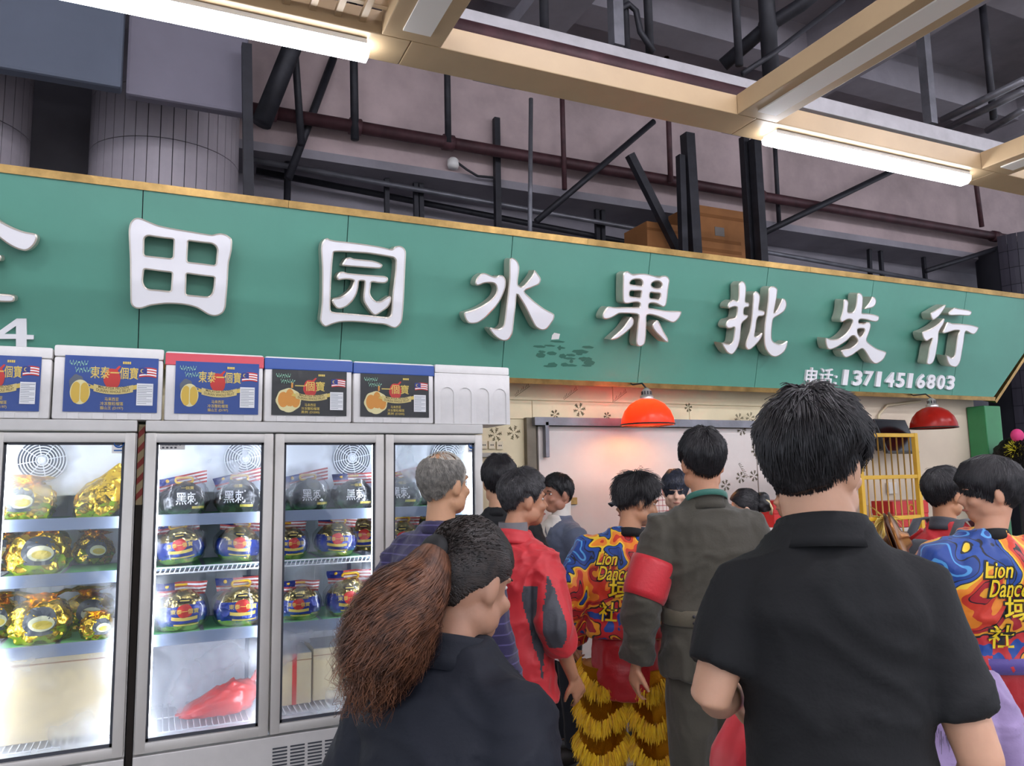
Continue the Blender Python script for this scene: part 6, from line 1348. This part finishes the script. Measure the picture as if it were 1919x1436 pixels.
# yellow barred cage door
yg = thing('yellow_cage', 'yellow steel cage frame with thin upright bars by the beige wall', 'cage', onY(1640, 1000, 4.25)); m_y = mat('yellow_enamel', '#d9a92a', .4, vary=.08)
q = onY(1713, 812, 4.25)-onY(1640, 1000, 4.25); yg.location.z = 0
tz = onY(1713, 812, 4.25).z; xr = q.x; xl = xr-.62
for x in (xl, xr): MB().rbox((x-.018, -.018, 0), (x+.018, .018, tz), .004).obj('post', m_y, yg)
for z in (tz-.018, onY(1720, 893, 4.25).z, onY(1655, 972, 4.25).z, .5, .12): MB().rbox((xl, -.014, z-.015), (xr, .014, z+.015), .004).obj('rail', m_y, yg)
for k in range(1, 9): x = xl+(xr-xl)*k/9; MB().tube([(x, 0, .12), (x, 0, tz-.02)], .006, 8).obj('bar', mat('brass_bar', '#a8803a', .4, .5), yg, True)
# angled monitor on the wall
tv = thing('wall_monitor', 'black wall monitor tilted down above the yellow cage', 'monitor', onY(1672, 822, 4.72)); 
MB().rbox((-.24, -.05, -.15), (.24, -.01, .16), .006).obj('screen_case', m_blk, tv); MB().box((-.225, -.0515, -.135), (.225, -.049, .145)).obj('screen', mat('dark_glass_screen', '#07080b', .15), tv); MB().box((-.04, -.012, -.05), (.04, .16, .05)).obj('wall_arm', m_steel_d, tv)
tv.rotation_euler = (-.35, 0, .15)
# conduit and box behind
cn = MB().tube([onY(1645, 838, 4.86), onY(1647, 778, 4.86), onY(1662, 760, 4.86), onY(1725, 752, 4.86)], .012, 8).obj('wall_conduit', mat('cream_conduit', '#cbbd9d', .5), None, True); tag(cn, 'cream conduit bending along the beige wall', 'conduit')
js = MB().rbox((-.05, -.03, -.05), (.05, 0, .05), .004).obj('junction_box', mat('trunking_white', '#ded8cc', .5)); js.location = onY(1668, 915, 4.885); tag(js, 'small white junction box on the wall behind the yellow cage', 'socket')
# red gift cartons
m_gift = mat('red_gift_card', '#c5221f', .4); m_giftg = mat('gift_gold', '#d79a35', .4, .3)
def gift(px0, px1, py0, py1, Y, label, rz_=0):
    a = onY(px0, py1, Y); b = onY(px1, py0, Y); r = thing('gift_box', label, 'gift box', (a.x, Y, a.z+.003)); W_, H_ = b.x-a.x, b.z-a.z
    MB().rbox((0, 0, 0), (W_, .2, H_*.5), .004).obj('box_base', m_gift, r); MB().rbox((-.003, -.003, H_*.5), (W_+.003, .203, H_), .004).obj('box_lid', m_gift, r)
    d = MB(); d.torus((W_*.5, -.004, H_*.72), H_*.13, .006, 'Y', 20, 5); 
    for k in range(4): d.ell((W_*(.2+.2*k), -.004, H_*(.3+.1*(k % 2))), (W_*.07, .003, H_*.05), None, 10, 6)
    d.obj('gold_decor', m_giftg, r); return r
def stand(px0, px1, py, Y, label):
    a = onY(px0, py, Y); b = onY(px1, py, Y); r = thing('side_counter', label, 'counter', (a.x, Y, 0))
    MB().rbox((0, 0, a.z-.03), (b.x-a.x, .32, a.z-.001), .004).obj('counter_top', m_board, r); MB().box((.02, .02, 0), (b.x-a.x-.02, .3, a.z-.031)).obj('counter_body', m_cream, r)
gift(1452, 1488, 938, 990, 4.5, 'red gift box with gold motif behind the man in polo'); stand(1420, 1520, 991, 4.48, 'plain cream counter under the red gift box')
gift(1676, 1738, 938, 990, 4.45, 'wide red gift box beside the yellow cage'); stand(1665, 1760, 991, 4.43, 'plain cream counter beside the yellow cage')
pp = thing('gold_pompom', 'pale gold ribbon pompom tied to the yellow cage', 'pompom', onY(1657, 972, 4.2)); rg = np.random.default_rng(9); n = 90
strands(np.zeros((n, 3)), np.stack([rg.normal(size=n), rg.normal(size=n), rg.normal(size=n)-.4], 1), .16, .008, mat('gold_ribbon', '#d9c06a', .35, .3), 'ribbon_tassel', pp, 5, 1.4, .1, 3)
MB().ell((0, 0, 0), (.02, .02, .02)).obj('knot', m_giftg, pp, True)
yf = MB().ell((0, 0, 0), (.05, .04, .035), None, 14, 10).obj('yellow_ball_charm', mat('yellow_foam', '#f0d21e', .6), None, True); yf.location = onY(1676, 1015, 4.1); yf.location.z -= 0; tag(yf, 'small yellow charm hanging below the gold pompom', 'charm'); yf.name = 'yellow_charm'
# lion head costume at the far right
lh = thing('lion_head_costume', 'black sequined lion head costume with pink and yellow pompoms by the green post', 'costume', (onY(1908, 880, 4.45).x-.06, 4.45, 0))
zc = onY(1905, 880, 4.45).z
vs_, fs = blob(.2, .2, .26, 8, .03, 40, 26); MB().add([v+Vector((.1, 0, zc-.2)) for v in vs_], fs).obj('head_shell', foil('black_sequins', '#1a1512', .35, 60, .9, metal=.6), lh, True)
MB().ell((.0, -.06, zc+.30), (.06, .05, .06)).obj('pink_pompom', mat('hot_pink_plush', '#e0407f', .7), lh, True)
rg = np.random.default_rng(12); n = 700; d_ = rg.normal(size=(n, 3)); strands(np.array((-.02, -.05, zc+.16))+np.zeros((n, 3)), d_, .09, .005, mat('lemon_fur', '#e6dc3c', .7), 'yellow_tuft', lh, 3, .3, .1, 4)
MB().tube([(.1, 0, 0), (.1, 0, zc-.1)], .04, 10).obj('stand_pole', m_steel_d, lh, True)
